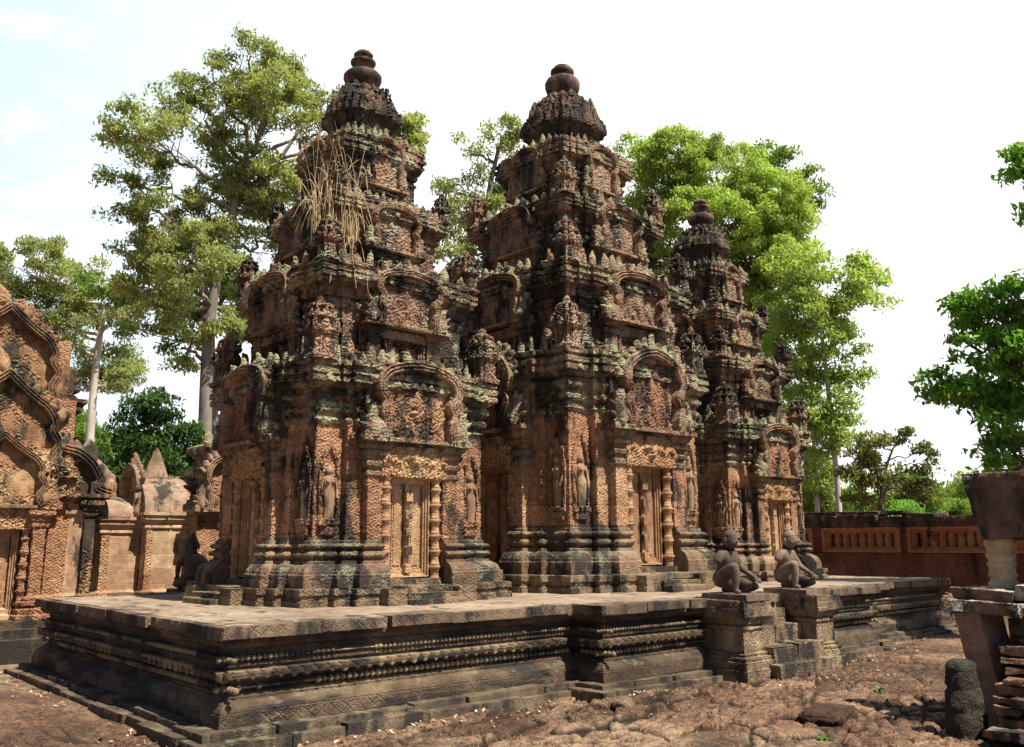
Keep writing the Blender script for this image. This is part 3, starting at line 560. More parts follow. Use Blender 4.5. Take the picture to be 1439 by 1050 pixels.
        # small standing stones in front of the tier
        for sg in (-1, 1):
            mb = MB(.04); mb.leaf((sg*.98*s, -b1-.08, zprev), .09*s+.02, .36*H, .09*s, nu=6, nv=7); mb.box(sg*.98*s-.08*s, sg*.98*s+.08*s, -b1-.15, -b1-.03, zprev-.02, zprev+.09*H)
            four(mb.build('antefix_stone', M['tierped'], root))
        # corner turrets
        th_ = min(.74*H, .95*fz*s*1.05)
        key = 'k'
        for sg in (1,):
            mb = MB(.05); src = turret_mesh(None)
            mb.T = TF((-(prev_c-.17*s), -(prev_c-.17*s), zprev-.03), 0, th_)
            for V, in [(v,) for v in src.v]: pass
            off = mb.add(np.vstack(src.v)); mb.q = [qq+off for qq in src.q]; mb.ng = [[i+off for i in g] for g in src.ng]; mb.T = None
            four(mb.build('corner_turret', M['tierped'], root))
        prev_c = ac; zprev = zt
    # crown: lotus bell over a short neck, antefixes round its eave
    zn, ze, zk, ae, ak = crown
    cp = redent([(-ae*.72, -ae*.72), (-ae*.5, -ae*.72), (-ae*.5, -ae*.82), (ae*.5, -ae*.82), (ae*.5, -ae*.72)])
    mb = MB(.03); H = zk-ze
    mb.sweep(cp, [(.06*ae, zn-.05), (.06*ae, zn+.08), (0, zn+.1), (0, ze-.10), (.06*ae, ze-.06), (.17*ae, ze), (.20*ae, ze+.04*H), (.17*ae, ze+.10*H), (.15*ae, ze+.30*H), (.05*ae, ze+.34*H), (.05*ae, ze+.52*H), (-.04*ae, ze+.56*H), (-.06*ae, ze+.76*H), (-.16*ae, ze+.80*H), (-.22*ae, zk-.02), (-.4*ae, zk)])
    antefix_row(mb, cp, .18*ae, ze+.06*H, .34*ae, .24*ae, .15); antefix_row(mb, cp, .10*ae, ze+.32*H, .32*ae, .22*ae, .15); antefix_row(mb, cp, .0, ze+.54*H, .28*ae, .2*ae, .15); antefix_row(mb, cp, -.10*ae, ze+.76*H, .22*ae, .17*ae, .15); block_row(mb, cp, .16*ae, zn, .30*(ze-zn), .2*ae, .3, .12*ae)
    for k in range(4):
        mb.T = TF(rz=k*math.pi/2); mb.leaf((0, -ae*.86, zn+.02), .20*ae, .55*(ze-zn)+.1, .10*ae); mb.leaf((0, -ae*1.0, ze), .24*ae, .55*H, .08*ae)
    mb.T = None; mb.build('crown', M['crown'], root)
    z0, zt = fin; k = (zt-z0)/.59; fb = MB(.03)
    prof = [(.19, -.08), (.20, 0), (.17, .012), (.20, .03), (.265, .09), (.285, .14), (.285, .19), (.25, .235), (.18, .262), (.135, .28), (.125, .33), (.13, .36), (.165, .385), (.19, .405), (.19, .43), (.165, .44), (.12, .455), (.12, .50), (.145, .51), (.145, .545), (.12, .555), (.11, .585), (0, .59)]
    if sx > 1.1: prof = [(.19, -.08), (.20, 0), (.18, .02), (.22, .05), (.275, .11), (.30, .18), (.30, .26), (.27, .32), (.20, .365), (.165, .385), (.16, .415), (.195, .43), (.205, .46), (.20, .50), (.165, .53), (.15, .56), (.08, .585), (0, .59)]
    fb.lathe([(r*k*.98, z0+z*k) for r, z in prof], seg=40); fb.build('finial', M['finial'], root)
T0 = .9
t1 = empty('temple_tower', (3.0, 3.0, T0), 'smaller carved tower with dry grass growing from its upper tiers, nearest of the row', 'temple tower', 'carved sandstone towers on the terrace')
build_tower(t1, 1., 1., [(3.80, 4.02, 1.0, 1.17), (4.82, 4.99, .75, .89), (5.76, 6.02, .54, .65)], (6.02, 6.46, 6.98, .46, .24), (7.03, 7.60))
t2 = empty('temple_tower', (7.18, 3.12, T0), 'tallest central tower between two lower ones, behind the two kneeling statues', 'temple tower', 'carved sandstone towers on the terrace')
build_tower(t2, 1.215, 1.245, [(4.50, 4.78, 1.29, 1.49), (5.80, 6.00, 1.01, 1.18), (6.88, 7.16, .72, .85)], (7.14, 7.66, 8.36, .60, .27), (8.40, 9.02), .021)
t3 = copy_tree(t1); t3.location = (11.38, 3.3, T0-.02); t3.scale = (1, 1, 1.01); t3.rotation_euler.z = math.pi
tag(t3, 'smaller carved tower farthest along the row, against the bright green tree')

# ------------------------------------------------------------------ terrace
ter = empty('temple_terrace', (7, 2.7, 0), 'long dark moulded stone terrace with bead rows and a projecting stair, carrying the towers', 'terrace')
ter_off = Vector((-7, -2.7, 0))
def tb(mb, name, mat): o = mb.build(name, mat, ter); o.location = ter_off; return o
XR, YT, BX0, BX1, BY = 13.96, 5.54, 4.05, 10.3, -.45
TP = [(0, 0), (BX0, 0), (BX0, BY), (BX1, BY), (BX1, 0), (XR, 0), (XR, YT), (0, YT)]
mb = MB(.03)
mb.sweep(TP, [(-.02, .10), (-.02, .206), (-.03, .21), (-.028, .222), (-.04, .25), (-.065, .28), (-.10, .30), (-.105, .302), (-.105, .325), (-.13, .33), (-.13, .35), (-.165, .36), (-.165, .425), (-.12, .43), (-.115, .445), (-.07, .455), (-.05, .475), (-.05, .505), (-.075, .53), (-.125, .54), (-.125, .56), (-.105, .565), (-.105, .585), (-.12, .60), (-.12, .652), (-.15, .66), (-.15, .70), (-.10, .71), (-.08, .75), (-.06, .755), (-.06, .797)], cap=False)
tb(mb, 'moulding', M['terr'])
# lower courses: individual stones, some of them slipped
def edge_runs(): return [(np.array(TP[k]), np.array(TP[(k+1) % 8])) for k in range(8)]
mb = MB(.035)
for (a, b), vis in zip(edge_runs(), (1, 1, 1, 1, 1, 1, 0, 1)):
    L = np.linalg.norm(b-a); e = (b-a)/L; nn = np.array([e[1], -e[0]]); rz = math.atan2(e[1], e[0])
    for out0, z0, z1 in ((.10, -.10, .10), (.22, -.12, .045)):
        x = -out0
        while x < L+out0-.05:
            l = min(RNG.uniform(.45, 1.05), L+out0-x)
            if L+out0-x-l < .2: l = L+out0-x
            mb.T = TF((a[0], a[1], RNG.uniform(-.012, .008)), rz+RNG.uniform(-.008, .008)); o_ = RNG.uniform(-.02, .025)
            mb.box(x+.004, x+l-.004, -out0-o_, .2, z0, z1, jit=.008, tap=.004); x += l
mb.T = None; tb(mb, 'footing_course', M['foot'])
for off, z, r, st in ((-.125, .392, .031, .062), (-.100, .628, .024, .050)):
    mb = MB(.05)
    for k, (a, b) in enumerate(edge_runs()):
        if k == 6: continue
        L = np.linalg.norm(b-a); e = (b-a)/L; nn = np.array([e[1], -e[0]]); n = int(L/st); miss = 0
        q0, q1 = a+nn*off, b+nn*off; mb.tube([[*q0, z], [*((q0+q1)/2), z], [*q1, z]], [.010]*3, 5)
        for i in range(n+1):
            if miss > 0: miss -= 1; continue
            if RNG.random() < .022: miss = RNG.integers(1, 8); continue
            c = a+e*(i+.5)*L/n+nn*off
            mb.ball((c[0], c[1], z), r*RNG.uniform(.88, 1.05), 7, 4, (1.0, 1.0, 1.02))
    tb(mb, 'bead_row', M['bead'])
mb = MB(.05)
for k, (a, b) in enumerate(edge_runs()):
    if k == 6: continue
    L = np.linalg.norm(b-a); e = (b-a)/L; nn = np.array([e[1], -e[0]]); n = int(L/.125)
    q0, q1 = a+nn*-.085, b+nn*-.085; mb.tube([[*q0, .52], [*((q0+q1)/2), .52], [*q1, .52]], [.016]*3, 5)
    for i in range(n):
        c = a+e*(i+.5)*L/n+nn*-.075
        mb.leaf((c[0], c[1], .535), .060, -.085*RNG.uniform(.9, 1.1), .036, ex=(-e[0], -e[1], 0), ey=(nn[0], nn[1], 0), nu=5, nv=4, shape='round')
tb(mb, 'lotus_row', M['bead'])
mb = MB(.03)
for k, (a, b) in enumerate(edge_runs()):
    L = np.linalg.norm(b-a); e = (b-a)/L; rz = math.atan2(e[1], e[0]); x = 0
    while x < L-.01:
        l = RNG.uniform(.45, 1.15)
        if L-x-l < .3: l = L-x
        mb.T = TF((a[0], a[1], RNG.uniform(-.008, .004)), rz+RNG.uniform(-.004, .004))
        mb.box(x+.003, x+l-.003-(RNG.random() < .2)*.03, RNG.uniform(-.018, .008), .40, .800+RNG.uniform(-.008, .006), .897, jit=.004, tap=.003); x += l
mb.T = None; tb(mb, 'slab_edge', M['slab'])
mb = MB(.12)
y = .12
while y < YT-.1:
    dy = RNG.uniform(.42, .6); x = .12-RNG.uniform(0, .4)
    while x < XR-.1:
        dx = RNG.uniform(.5, .95); zt = .8975+RNG.uniform(-.002, .003)
        mb.box(max(x, .1)+.001, min(x+dx, XR-.1)-.001, y+.001, min(y+dy, YT-.1)-.001, .84, zt, jit=.0015, faces='lrfbt'); x += dx
    y += dy
mb.box(BX0+.1, BX1-.1, BY+.2, .2, .84, .8955, faces='tf')
tb(mb, 'paving', M['floor'])
# stair between two statue pedestals
def pedestal(x0, x1, y0, y1, lift=0):
    mb = MB(.028); mb.sweep([(x0, y0), (x1, y0), (x1, y1), (x0, y1)], [(.09, -.1), (.09, .10), (.07, .105), (.075, .19), (.05, .20), (.06, .215), (.06, .24), (.02, .25), (.03, .275), (.0, .30), (0, .55), (.02, .56), (.02, .585), (-.005, .59), (.015, .615), (.04, .63), (.04, .655), (.06, .67), (.085, .70), (.085, .80), (.075, .805), (.075, .885+lift), (.06, .897+lift)])
    tb(mb, 'pedestal', M['ped'])
pedestal(5.98, 6.40, -.90, -.30); pedestal(7.62, 8.08, -.90, -.25)
mb = MB(.035)
for i, (yy, z0, z1) in enumerate(((-1.12, -.08, .13), (-.98, .10, .33), (-.70, .3, .53), (-.52, .5, .72), (-.40, .7, .88))):
    w_ = .10 if i == 0 else 0
    for q0, q1 in ((6.48-w_, 7.0+.1*math.sin(i*3)), (7.006+.1*math.sin(i*3), 7.58+w_+.06*(i == 1))): mb.box(q0, q1, yy, -.2, z0, z1, jit=.012, tap=.006)
tb(mb, 'stair', M['ped'])
mb = MB(.028); mb.sweep([(2.0, 5.85), (2.56, 5.85), (2.56, 6.55), (2.0, 6.55)], [(.08, -.05), (.08, .2), (.02, .25), (0, .3), (0, .6), (.05, .7), (.06, .72), (.06, .83), (.03, .84)]); tb(mb, 'pedestal', M['ped'])

# ------------------------------------------------------------------ kneeling statues
def skin_mesh(name, V, E, sub=2):
    me = bpy.data.meshes.new(name); me.from_pydata([v[:3] for v in V], E, []); o = bpy.data.objects.new(name, me); col.objects.link(o)
    import bmesh
    bm = bmesh.new(); bm.from_mesh(me); ly = bm.verts.layers.skin.verify()
    for v, s in zip(bm.verts, V): v[ly].radius = (s[3], s[4] if len(s) > 4 else s[3])
    bm.verts.ensure_lookup_table(); bm.verts[0][ly].use_root = True; bm.to_mesh(me); bm.free()
    m = o.modifiers.new('skin', 'SKIN'); m.use_smooth_shade = True; s = o.modifiers.new('sub', 'SUBSURF'); s.levels = s.render_levels = sub
    dg = bpy.context.evaluated_depsgraph_get(); nm = bpy.data.meshes.new_from_object(o.evaluated_get(dg)); bpy.data.objects.remove(o); bpy.data.meshes.remove(me)
    nm.name = name; return nm
def head_grid(c, r, mb):
    "a head with brow, eyes, nose, lips, jaw and ears, facing -y"
    n, m = 48, 32; t = np.linspace(0, 2*math.pi, n, endpoint=False); a = np.linspace(-math.pi/2, math.pi/2, m+1)
    T_, A = np.meshgrid(t, a, indexing='ij'); x = np.cos(A)*np.sin(T_); y = -np.cos(A)*np.cos(T_); z = np.sin(A)
    k = np.ones_like(x); front = np.clip(-y, 0, 1)
    k -= .10*np.clip(-z-.1, 0, 1)*abs(x)                                                        # jaw narrows
    def bump(px, pz, sx, sz, h): return h*np.exp(-((x-px)/sx)**2-((z-pz)/sz)**2)*(front > .15)
    k += bump(0, -.12, .11, .22, .24)+bump(0, -.20, .15, .07, .12)+bump(0, -.40, .26, .055, .13)+bump(0, -.51, .22, .055, .11)+bump(0, -.76, .3, .15, .10)-bump(0, -.455, .3, .03, .05)
    for s in (-1, 1): k += bump(s*.34, .03, .16, .06, .09)-bump(s*.34, .02, .24, .16, .11)+bump(s*.32, .22, .28, .05, .10)+bump(s*.42, -.25, .22, .2, .03)
    k += .085*((z > .36) | ((z > -.35) & (y > .25)))*(1+.15*np.sin(z*40)*np.sin(T_*14))                                               # cap of curled hair
    P = np.stack([x*k*r*.78, y*k*r*.90, z*k*r*1.14], -1)+np.array(c); mb.grid(P, wrap=True)
    for s in (-1, 1): mb.ball((c[0]+s*r*.90, c[1]+r*.08, c[2]-r*.12), r*.34, 8, 6, (.35, .6, 1.15)); mb.ball((c[0]+s*r*.88, c[1]+r*.06, c[2]-r*.46), r*.15, 6, 4, (.6, .7, 1.2))
    mb.ball((c[0], c[1]+r*.18, c[2]+r*1.12), r*.50, 12, 6, (1, 1, .75)); mb.ball((c[0], c[1]+r*.22, c[2]+r*1.42), r*.30, 10, 5)
def make_statue(label, loc, rz, broken=True):
    root = empty('guardian_statue', loc, label, 'statue', 'kneeling guardian statues', rz); root.scale = (1.06,)*3
    V = [(0, .10, .16, .12, .105), (0, .075, .26, .11, .09), (0, .04, .37, .14, .095), (0, .02, .44, .09, .07), (0, .01, .49, .048), (0, -.01, .56, .05),
         (-.13, .03, .43, .06), (-.185, .035, .375, .055), (-.195, .03, .335, .048),
         (.13, .03, .43, .058), (.180, -.005, .34, .045), (.168, -.06, .27, .039), (.145, -.17, .215, .03), (.125, -.235, .185, .03), (.115, -.285, .168, .022),
         (-.09, .08, .15, .095), (-.12, -.05, .25, .072), (-.125, -.165, .325, .058), (-.12, -.155, .19, .053), (-.115, -.145, .075, .042), (-.115, -.15, .035, .038), (-.118, -.215, .02, .025),
         (.09, .07, .13, .09), (.125, -.10, .105, .074), (.13, -.27, .085, .066), (.10, -.10, .05, .05), (.07, .08, .04, .04), (.07, .17, .035, .03)]
    E = [(0, 1), (1, 2), (2, 3), (3, 4), (4, 5), (3, 6), (6, 7), (7, 8), (3, 9), (9, 10), (10, 11), (11, 12), (12, 13), (13, 14), (0, 15), (15, 16), (16, 17), (17, 18), (18, 19), (19, 20), (20, 21), (0, 22), (22, 23), (23, 24), (24, 25), (25, 26), (26, 27)]
    if not broken: V[8] = (-.172, -.02, .33, .042); V += [(-.150, -.12, .315, .033), (-.13, -.16, .345, .028)]; E += [(8, 28), (28, 29)]
    nm = skin_mesh('body', V, E); tmp = np.zeros(len(nm.vertices)*3); nm.vertices.foreach_get('co', tmp)
    mb = MB(.05); o = mb.add(tmp.reshape(-1, 3))
    for p in nm.polygons: mb.ng.append([i+o for i in p.vertices])
    head_grid((0, -.025, .61), .102, mb)
    # fingers of the hand on the knee
    for i in range(5):
        x = .085+.016*i; mb.tube([(x, -.265, .168), (x-.004, -.295+.005*abs(i-2), .163), (x-.006, -.325+.008*abs(i-2), .145), (x-.006, -.338+.008*abs(i-2), .122)], [.0095, .009, .008, .006], 6)
    # belt and loincloth fold
    t = np.linspace(0, 2*math.pi, 25); mb.tube(np.stack([.118*np.cos(t), .09+.105*np.sin(t), np.full(25, .205)], -1), np.full(25, .014), 6)
    bpy.data.meshes.remove(nm)
    bd = mb.build('body', M['statue'], root, weld=False); bd.location = (0, 0, .055)
    mb = MB(.04); mb.box(-.24, .24, -.36, .24, -.01, .06, jit=.006, tap=.004); mb.build('plinth', M['statue'], root)
    return root
make_statue('kneeling broken-armed statue on the nearer stair pedestal, left of the steps', (6.20, -.60, .895), 0)
make_statue('kneeling broken-armed statue on the far stair pedestal, against the farthest tower', (7.80, -.44, .895), 0)
make_statue('dark kneeling statue seen from behind, in shade before the pale gateway wing', (2.27, 6.2, .835), R(172), False)

# ------------------------------------------------------------------ gateway pavilion with its wings (left edge of the picture)
gw = empty('gateway_pavilion', (-.2, 8.5, 0), 'ochre gateway with three nested carved pediments and low vaulted side wings behind the terrace', 'gateway')
def gb(mb, name, mat, par=None):
    o = mb.build(name, mat, par or gw)
    if not par: o.location = (.2, -8.5, 0)
    return o
XC = -.2
mb = MB(.04)
for x0, x1, y0, z0, z1 in ((-2.6, .62, 6.55, -.1, .30), (-2.5, .70, 6.72, .3, .42), (-2.4, .78, 6.9, .42, .52)):
    x = x0
    while x < x1-.01:
        l = RNG.uniform(.4, .8); l = x1-x if x1-x-l < .25 else l
        mb.box(x+.003, x+l-.003, y0+RNG.uniform(-.02, .02), 8, z0, z1, jit=.006); x += l
mb.box(.5, 6, 7.35, 9.5, -.1, .50); gb(mb, 'platform', M['foot'])
prof_b = [(.16, .50), (.16, .58), (.12, .60), (.13, .66), (.08, .68), (.05, .70), (.09, .72), (.09, .76), (.05, .78), (.06, .82), (.02, .84), (0, .86)]
def gwall(name, x0, x1, y0, y1, zt, mat, base=True, top=None):
    mb = MB(.028); mb.sweep([(x0, y0), (x1, y0), (x1, y1), (x0, y1)], (prof_b if base else [(0, .5)])+[(0, zt)]+([(o, zt+z) for o, z in top] if top else [])); return gb(mb, name, mat)
capm = [(.02, .01), (.03, .03), (.03, .06), (.01, .065), (.01, .09), (.04, .10), (.05, .13), (.03, .14), (.07, .17), (.09, .19), (.09, .25)]
gwall('wall', .50, .78, 7.2, 8.2, 1.92, M['gate'], True); gwall('wall', -1.18, -.90, 7.2, 8.2, 1.92, M['gate'])
gwall('wall', -.92, .52, 7.46, 8.4, 2.6, M['gatepanel'])
for sg in (-1, 1):
    gwall('pilaster', XC+sg*.575-.085, XC+sg*.575+.085, 7.10, 7.3, 1.80, M['gate'], True, capm)
    gwall('pilaster', XC+sg*1.28-.075, XC+sg*1.28+.075, 7.20, 7.5, 1.96, M['gatecarve'], True, capm)
    gwall('aisle_wall', *sorted((XC+sg*.97, XC+sg*1.21)), 7.27, 8.4, 1.98, M['gatepanel'], True, [(.01, 0), (.04, .03), (.04, .08), (0, .1), (0, .2)])
    mb = MB(.02); mb.lathe(rings_profile(.06, .55, 1.80, 6), (XC+sg*.43, 7.22, 0), 12); gb(mb, 'colonnette', M['gate'])
d = false_door(gw, .36, .56, 1.78, 0, (M['door'], M['doorrel']))
for c in [d]+kids(d): c.data.transform(Matrix.Translation((0, 7.40-8.5, 0)))
mb = MB(.016); mb.box(XC-.55, XC+.55, 7.13, 7.5, 1.78, 2.12); gb(mb, 'lintel', M['lintel'])
mb = MB(.05); mb.box(XC-.98, XC+.98, 7.30, 8.4, 1.9, 3.72); mb.box(XC-.74, XC+.74, 7.2, 7.4, 2.05, 2.95); mb.box(XC-.92, XC+.92, 7.62, 8.6, 3.5, 4.7); gb(mb, 'gable_wall', M['gate'])
mb = MB(.03); mb.sweep([(XC-.98, 7.5), (XC+.98, 7.5), (XC+.98, 8.4), (XC-.98, 8.4)], [(.0, 3.42), (.03, 3.45), (.03, 3.49), (.08, 3.54), (.12, 3.58), (.12, 3.68), (.16, 3.70), (.16, 3.76)]); gb(mb, 'cornice', M['gatecarve'])
for w_, h_, y, z, dd in ((.86, 1.04, 7.15, 2.12, .11), (1.10, 1.48, 7.30, 2.62, .12), (1.08, 1.42, 7.60, 3.74, .12)):
    pd = pediment(gw, w_, h_, dd, (M['gatearch'], M['gatecarve'], M['gatecarve']), A=ARCHP, hres=.018, bw=.105)
    for c in [pd]+kids(pd): c.data.transform(Matrix.Translation((0, y-8.5, z)))
# side aisle: half pediment with its flame stones and a half vault behind
mb = MB(.02); qc = smooth_curve([(.62, 2.98), (.85, 2.92), (1.05, 2.76), (1.17, 2.55), (1.14, 2.42), (1.26, 2.36), (1.34, 2.34)]); band(mb, qc[::-1], .13, .16, 7.30); gb(mb, 'half_pediment', M['gatearch'])
mb = MB(.02); zs = np.linspace(2.30, 2.95, 24); wz = np.interp(zs, qc[::-1][:, 1], qc[::-1][:, 0]); u = np.linspace(0, 1, 26)
mb.grid(np.stack([np.stack([.6+(wq-.6)*u, np.full(26, 7.27), np.full(26, z)], -1) for wq, z in zip(wz, zs)], 1)); gb(mb, 'half_tympanum', M['gatecarve'])
mb = MB(.03); mb.sweep([(.72, 7.22), (1.22, 7.22), (1.22, 8.4), (.72, 8.4)], [(0, 2.16), (.03, 2.19), (.03, 2.22), (.09, 2.26), (.09, 2.31)]); mb.box(1.04, 1.42, 7.16, 7.5, 2.29, 2.50, jit=.01); gb(mb, 'aisle_cornice', M['gatecarve'])
mb = MB(.04)
for x, z, w_, h_ in ((1.00, 2.78, .15, .36), (.80, 2.92, .09, .20), (1.2, 2.55, .10, .24), (1.33, 2.42, .10, .26), (.66, 2.95, .1, .24)): mb.leaf((x, 7.24, z), w_, h_, .07, nu=6, nv=8)
gb(mb, 'flame_border', M['roof'])
def vault(name, x0, x1, y0, z0, dy, dz, along='x'):
    mb = MB(.05); t = np.linspace(0, math.pi/2, 12); c = np.column_stack([y0+dy*(1-np.cos(t)), z0+dz*np.sin(t)])
    n = int((x1-x0)/.05)+2; xs = np.linspace(x0, x1, n)
    if along == 'x': G = np.array([[(x, y, z) for y, z in c] for x in xs])
    else: G = np.array([[(y, x, z) for y, z in c] for x in xs])[::-1]
    mb.grid(G)
    for e, fl in ((0, 1), (-1, 0)):
        P = np.vstack([G[e], [[*G[e][-1][:2], z0]]]); o = mb.add(P); ids = list(range(o, o+len(P))); mb.ng.append(ids[::-1] if fl == (along == 'x') else ids)
    return gb(mb, name, M['roof'])
vault('roof', 7.45, 11, 1.52, 2.26, -.85, .78, 'y')
mb = MB(.05); t = np.linspace(0, math.pi, 24); G = np.array([[(XC+1.02*math.cos(a), y, 3.74+.98*math.sin(a)) for a in t] for y in np.linspace(7.7, 11.5, 60)])[::-1]; mb.grid(G); gb(mb, 'roof', M['roof'])
def wing(x0, x1, y0, zw, zr, bands):
    gwall('wing_wall', x0, x1, y0, y0+1.4, zw, M['gatepanel'], True, [(.015, 0), (.03, .02), (.03, .05), (.01, .06), (.01, .10), (.04, .12), (.07, .15), (.07, .20), (.10, .22), (.10, .27)])
    for b0, b1 in bands: gwall('wing_pilaster', b0, b1, y0-.03, y0+.1, zw-.02, M['gate'])
    vault('wing_roof', x0-.06, x1+.06, y0-.06, zw+.26, .7, zr-zw-.26)
wing(1.42, 2.02, 7.72, 1.72, 2.32, [(1.42, 1.54)])
wing(2.03, 3.2, 7.5, 1.80, 2.66, [(2.03, 2.13)])
mb = MB(.04)
for k in range(12): mb.box(2.12+k*.09, 2.2+k*.09, 8.12, 8.26, 2.62, 2.70+RNG.uniform(-.01, .015))
mb.leaf((2.30, 8.0, 2.58), .23, .58, .10, nu=8, nv=12, shape='x'); gb(mb, 'roof_crest', M['roof'])
pd = pediment(gw, .55, .88, .12, (M['roof'], M['gatecarve'], M['roof']), naga=True, hres=.03)
for c in [pd]+kids(pd): c.data.transform(Matrix.Translation((2.23, 8.1-8.5, 2.04))@Matrix.Rotation(-math.pi/2, 4, 'Z'))
gwall('side_porch', 2.72, 3.7, 7.18, 8.2, 1.86, M['gate'], True, capm)
pd = pediment(gw, .62, 1.0, .14, (M['roof'], M['gatecarve'], M['roof']), hres=.025)
for c in [pd]+kids(pd): c.data.transform(Matrix.Translation((3.42, 7.16-8.5, 2.12)))
mb = MB(.04); mb.sweep([(2.86, 7.3), (3.6, 7.3), (3.6, 8), (2.86, 8)], [(0, 2.1), (0, 2.62), (.04, 2.66), (.08, 2.72), (.08, 2.8), (-.05, 2.84), (-.05, 3.02), (.0, 3.06), (.04, 3.1), (.04, 3.18), (-.1, 3.24)])
for k in range(5): mb.leaf((2.84+k*.2, 7.22, 3.14), .1, .28, .06)
gb(mb, 'side_porch_tier', M['cornice'])

# ------------------------------------------------------------------ enclosure wall with baluster windows, right background
ew = empty('enclosure_wall', (18, 2.5, 0), 'dark red laterite wall with baluster windows beyond the terrace end', 'wall')
def eb(mb, name, mat, par=None):
    o = mb.build(name, mat, par or ew)
    if not par: o.location = (-18, -2.5, 0)
    return o
mb = MB(.06); mb.box(18, 18.5, -9, 14, -.2, 1.30); mb.box(18.22, 18.5, -9, 14, 1.30, 1.92)
for y0, y1 in ((4.74, 5.0), (2.56, 2.74), (.25, .42), (-2.0, -1.82), (-9, -4.1), (7.1, 14)): mb.box(18.01, 18.4, y0, y1, 1.30, 1.92)
eb(mb, 'wall', M['latwall'])
mb = MB(.05); y = -9.
while y < 14:
    l = RNG.uniform(.5, 1.0); hgap = 2.5 < y+l/2 < 2.72
    mb.box(17.93, 18.5, y+.004, y+l-.004, 1.92, 2.02+RNG.uniform(-.01, .01), jit=.012)
    if not hgap:
        mb.box(17.90+RNG.uniform(-.03, .03), 18.5, y+.01, y+l-.01, 2.02, 2.14, jit=.02)
        if RNG.random() < (.9 if 2.7 < y < 4.9 else .55): mb.box(17.88+RNG.uniform(-.04, .08), 18.5, y+.02, y+l-.02, 2.14, 2.22, jit=.025)
        if 2.75 < y+l/2 < 4.8: mb.box(18.0+RNG.uniform(-.04, .08), 18.5, y+.02, y+l-.02, 2.22, 2.30, jit=.02)
    y += l
eb(mb, 'coping', M['latcap'])
for y0, y1, nb in ((2.74, 4.74, 7), (.42, 2.56, 8), (-1.82, .25, 8), (5.0, 7.1, 8)):
    fb = MB(.05)
    for k, (e, dx) in enumerate(((0, .0), (.07, .05), (.13, .10))):
        ya, yb, za, zb = y0+e, y1-e, 1.31+e*.75, 1.91-e*.75; t = .072 if k < 2 else .05
        fb.box(17.95+dx, 18.25, ya, ya+t, za, zb); fb.box(17.95+dx, 18.25, yb-t, yb, za, zb); fb.box(17.95+dx, 18.25, ya+t, yb-t, zb-t*.8, zb, faces='ld'); fb.box(17.95+dx, 18.25, ya+t, yb-t, za, za+t*.8, faces='lt')
    o = eb(fb, 'window_frame', M['frame'])
    for k in range(nb):
        yy = y0+.24+(y1-y0-.48)*(k+.5)/nb; z0, z1 = 1.44, 1.78; H = z1-z0
        bb = MB(.05); bb.lathe([(r, z0+H*z) for r, z in ((.07, 0), (.10, .05), (.10, .16), (.075, .2), (.095, .27), (.11, .36), (.085, .42), (.11, .47), (.11, .53), (.085, .58), (.11, .64), (.095, .73), (.075, .8), (.10, .84), (.10, .95), (.07, 1))], (18.14, yy, 0), 10); eb(bb, 'baluster', M['frame'], o)

# ------------------------------------------------------------------ ruined building, right foreground
rn = empty('ruined_building', (5.6, -3.7, 0), 'ruined laterite wall with a leaning jamb and a turned column under a heavy lintel', 'ruin')
def rb(mb, name, mat): o = mb.build(name, mat, rn); o.location = (-5.6, 3.55, 0); return o
mb = MB(.04); mb.box(5.40, 5.78, -3.76, -3.50, -.1, .93, jit=.03, h=.035)
for v in mb.v: v[:, 0] -= .05*(v[:, 2] > .5)*0; v[:, 1] += .16*np.clip(v[:, 2], 0, 1)-.06
rb(mb, 'jamb_slab', M['jamb'])
mb = MB(.04)
for k in range(12):                      # stepped courses of broken laterite, jagged ends
    z0 = k*.075; x0 = 4.74+k*.075+RNG.uniform(-.05, .05); y = -3.80-.02*k*0+RNG.uniform(-.10, .02)
    while y > -6.2:
        l = RNG.uniform(.12, .34); xx = x0+RNG.uniform(-.10, .16)
        mb.T = TF((xx, y-l, z0), RNG.uniform(-.10, .10)); mb.box(0, 1.3, .006, l-.006, RNG.uniform(-.008, .004), .072+RNG.uniform(-.014, .004), jit=.014); y -= l
mb.T = None; mb.box(5.75, 6.4, -6, -3.75, -.1, .88, jit=.01); rb(mb, 'broken_course', M['ruin'])
mb = MB(.04)
for x0, x1, y0, y1, z0, z1 in ((5.36, 6.1, -4.0, -3.40, .93, 1.03), (5.42, 6.2, -4.7, -4.01, .91, 1.04), (5.50, 6.4, -3.88, -3.36, 1.035, 1.15), (5.55, 6.5, -4.5, -3.89, 1.04, 1.17), (5.8, 6.6, -5.4, -4.5, .9, 1.2), (6.15, 6.6, -4.1, -3.9, 1.16, 1.30)):
    mb.T = TF(((x0+x1)/2, (y0+y1)/2, z0), RNG.uniform(-.04, .04)); mb.box(x0-(x0+x1)/2, (x1-x0)/2, (y0-y1)/2, (y1-y0)/2, 0, z1-z0, jit=.03, h=.025)
mb.T = None; rb(mb, 'top_course', M['ruinslab'])
mb = MB(.025); k = .115
mb.lathe([(r*k, 1.13+z) for r, z in ((1.15, 0), (1.15, .06), (.98, .07), (.98, .10), (1.08, .11), (1.08, .14), (.98, .15), (1.0, .20), (1.10, .21), (1.12, .24), (1.0, .25), (1.04, .28), (1.14, .29), (1.14, .32), (1.0, .33), (1.05, .38), (1.16, .40), (1.2, .43), (1.1, .45), (1.1, .50))], (5.98, -3.66, 0), 24); rb(mb, 'turned_column', M['ruincol'])
mb = MB(.04); mb.box(6.0-.03, 6.5, -4.20, -4.02, 1.15, 1.64, jit=.02); rb(mb, 'broken_pier', M['ruin'])
mb = MB(.03); mb.box(5.80, 6.28, -4.02, -3.44, 1.62, 2.20, jit=.02)
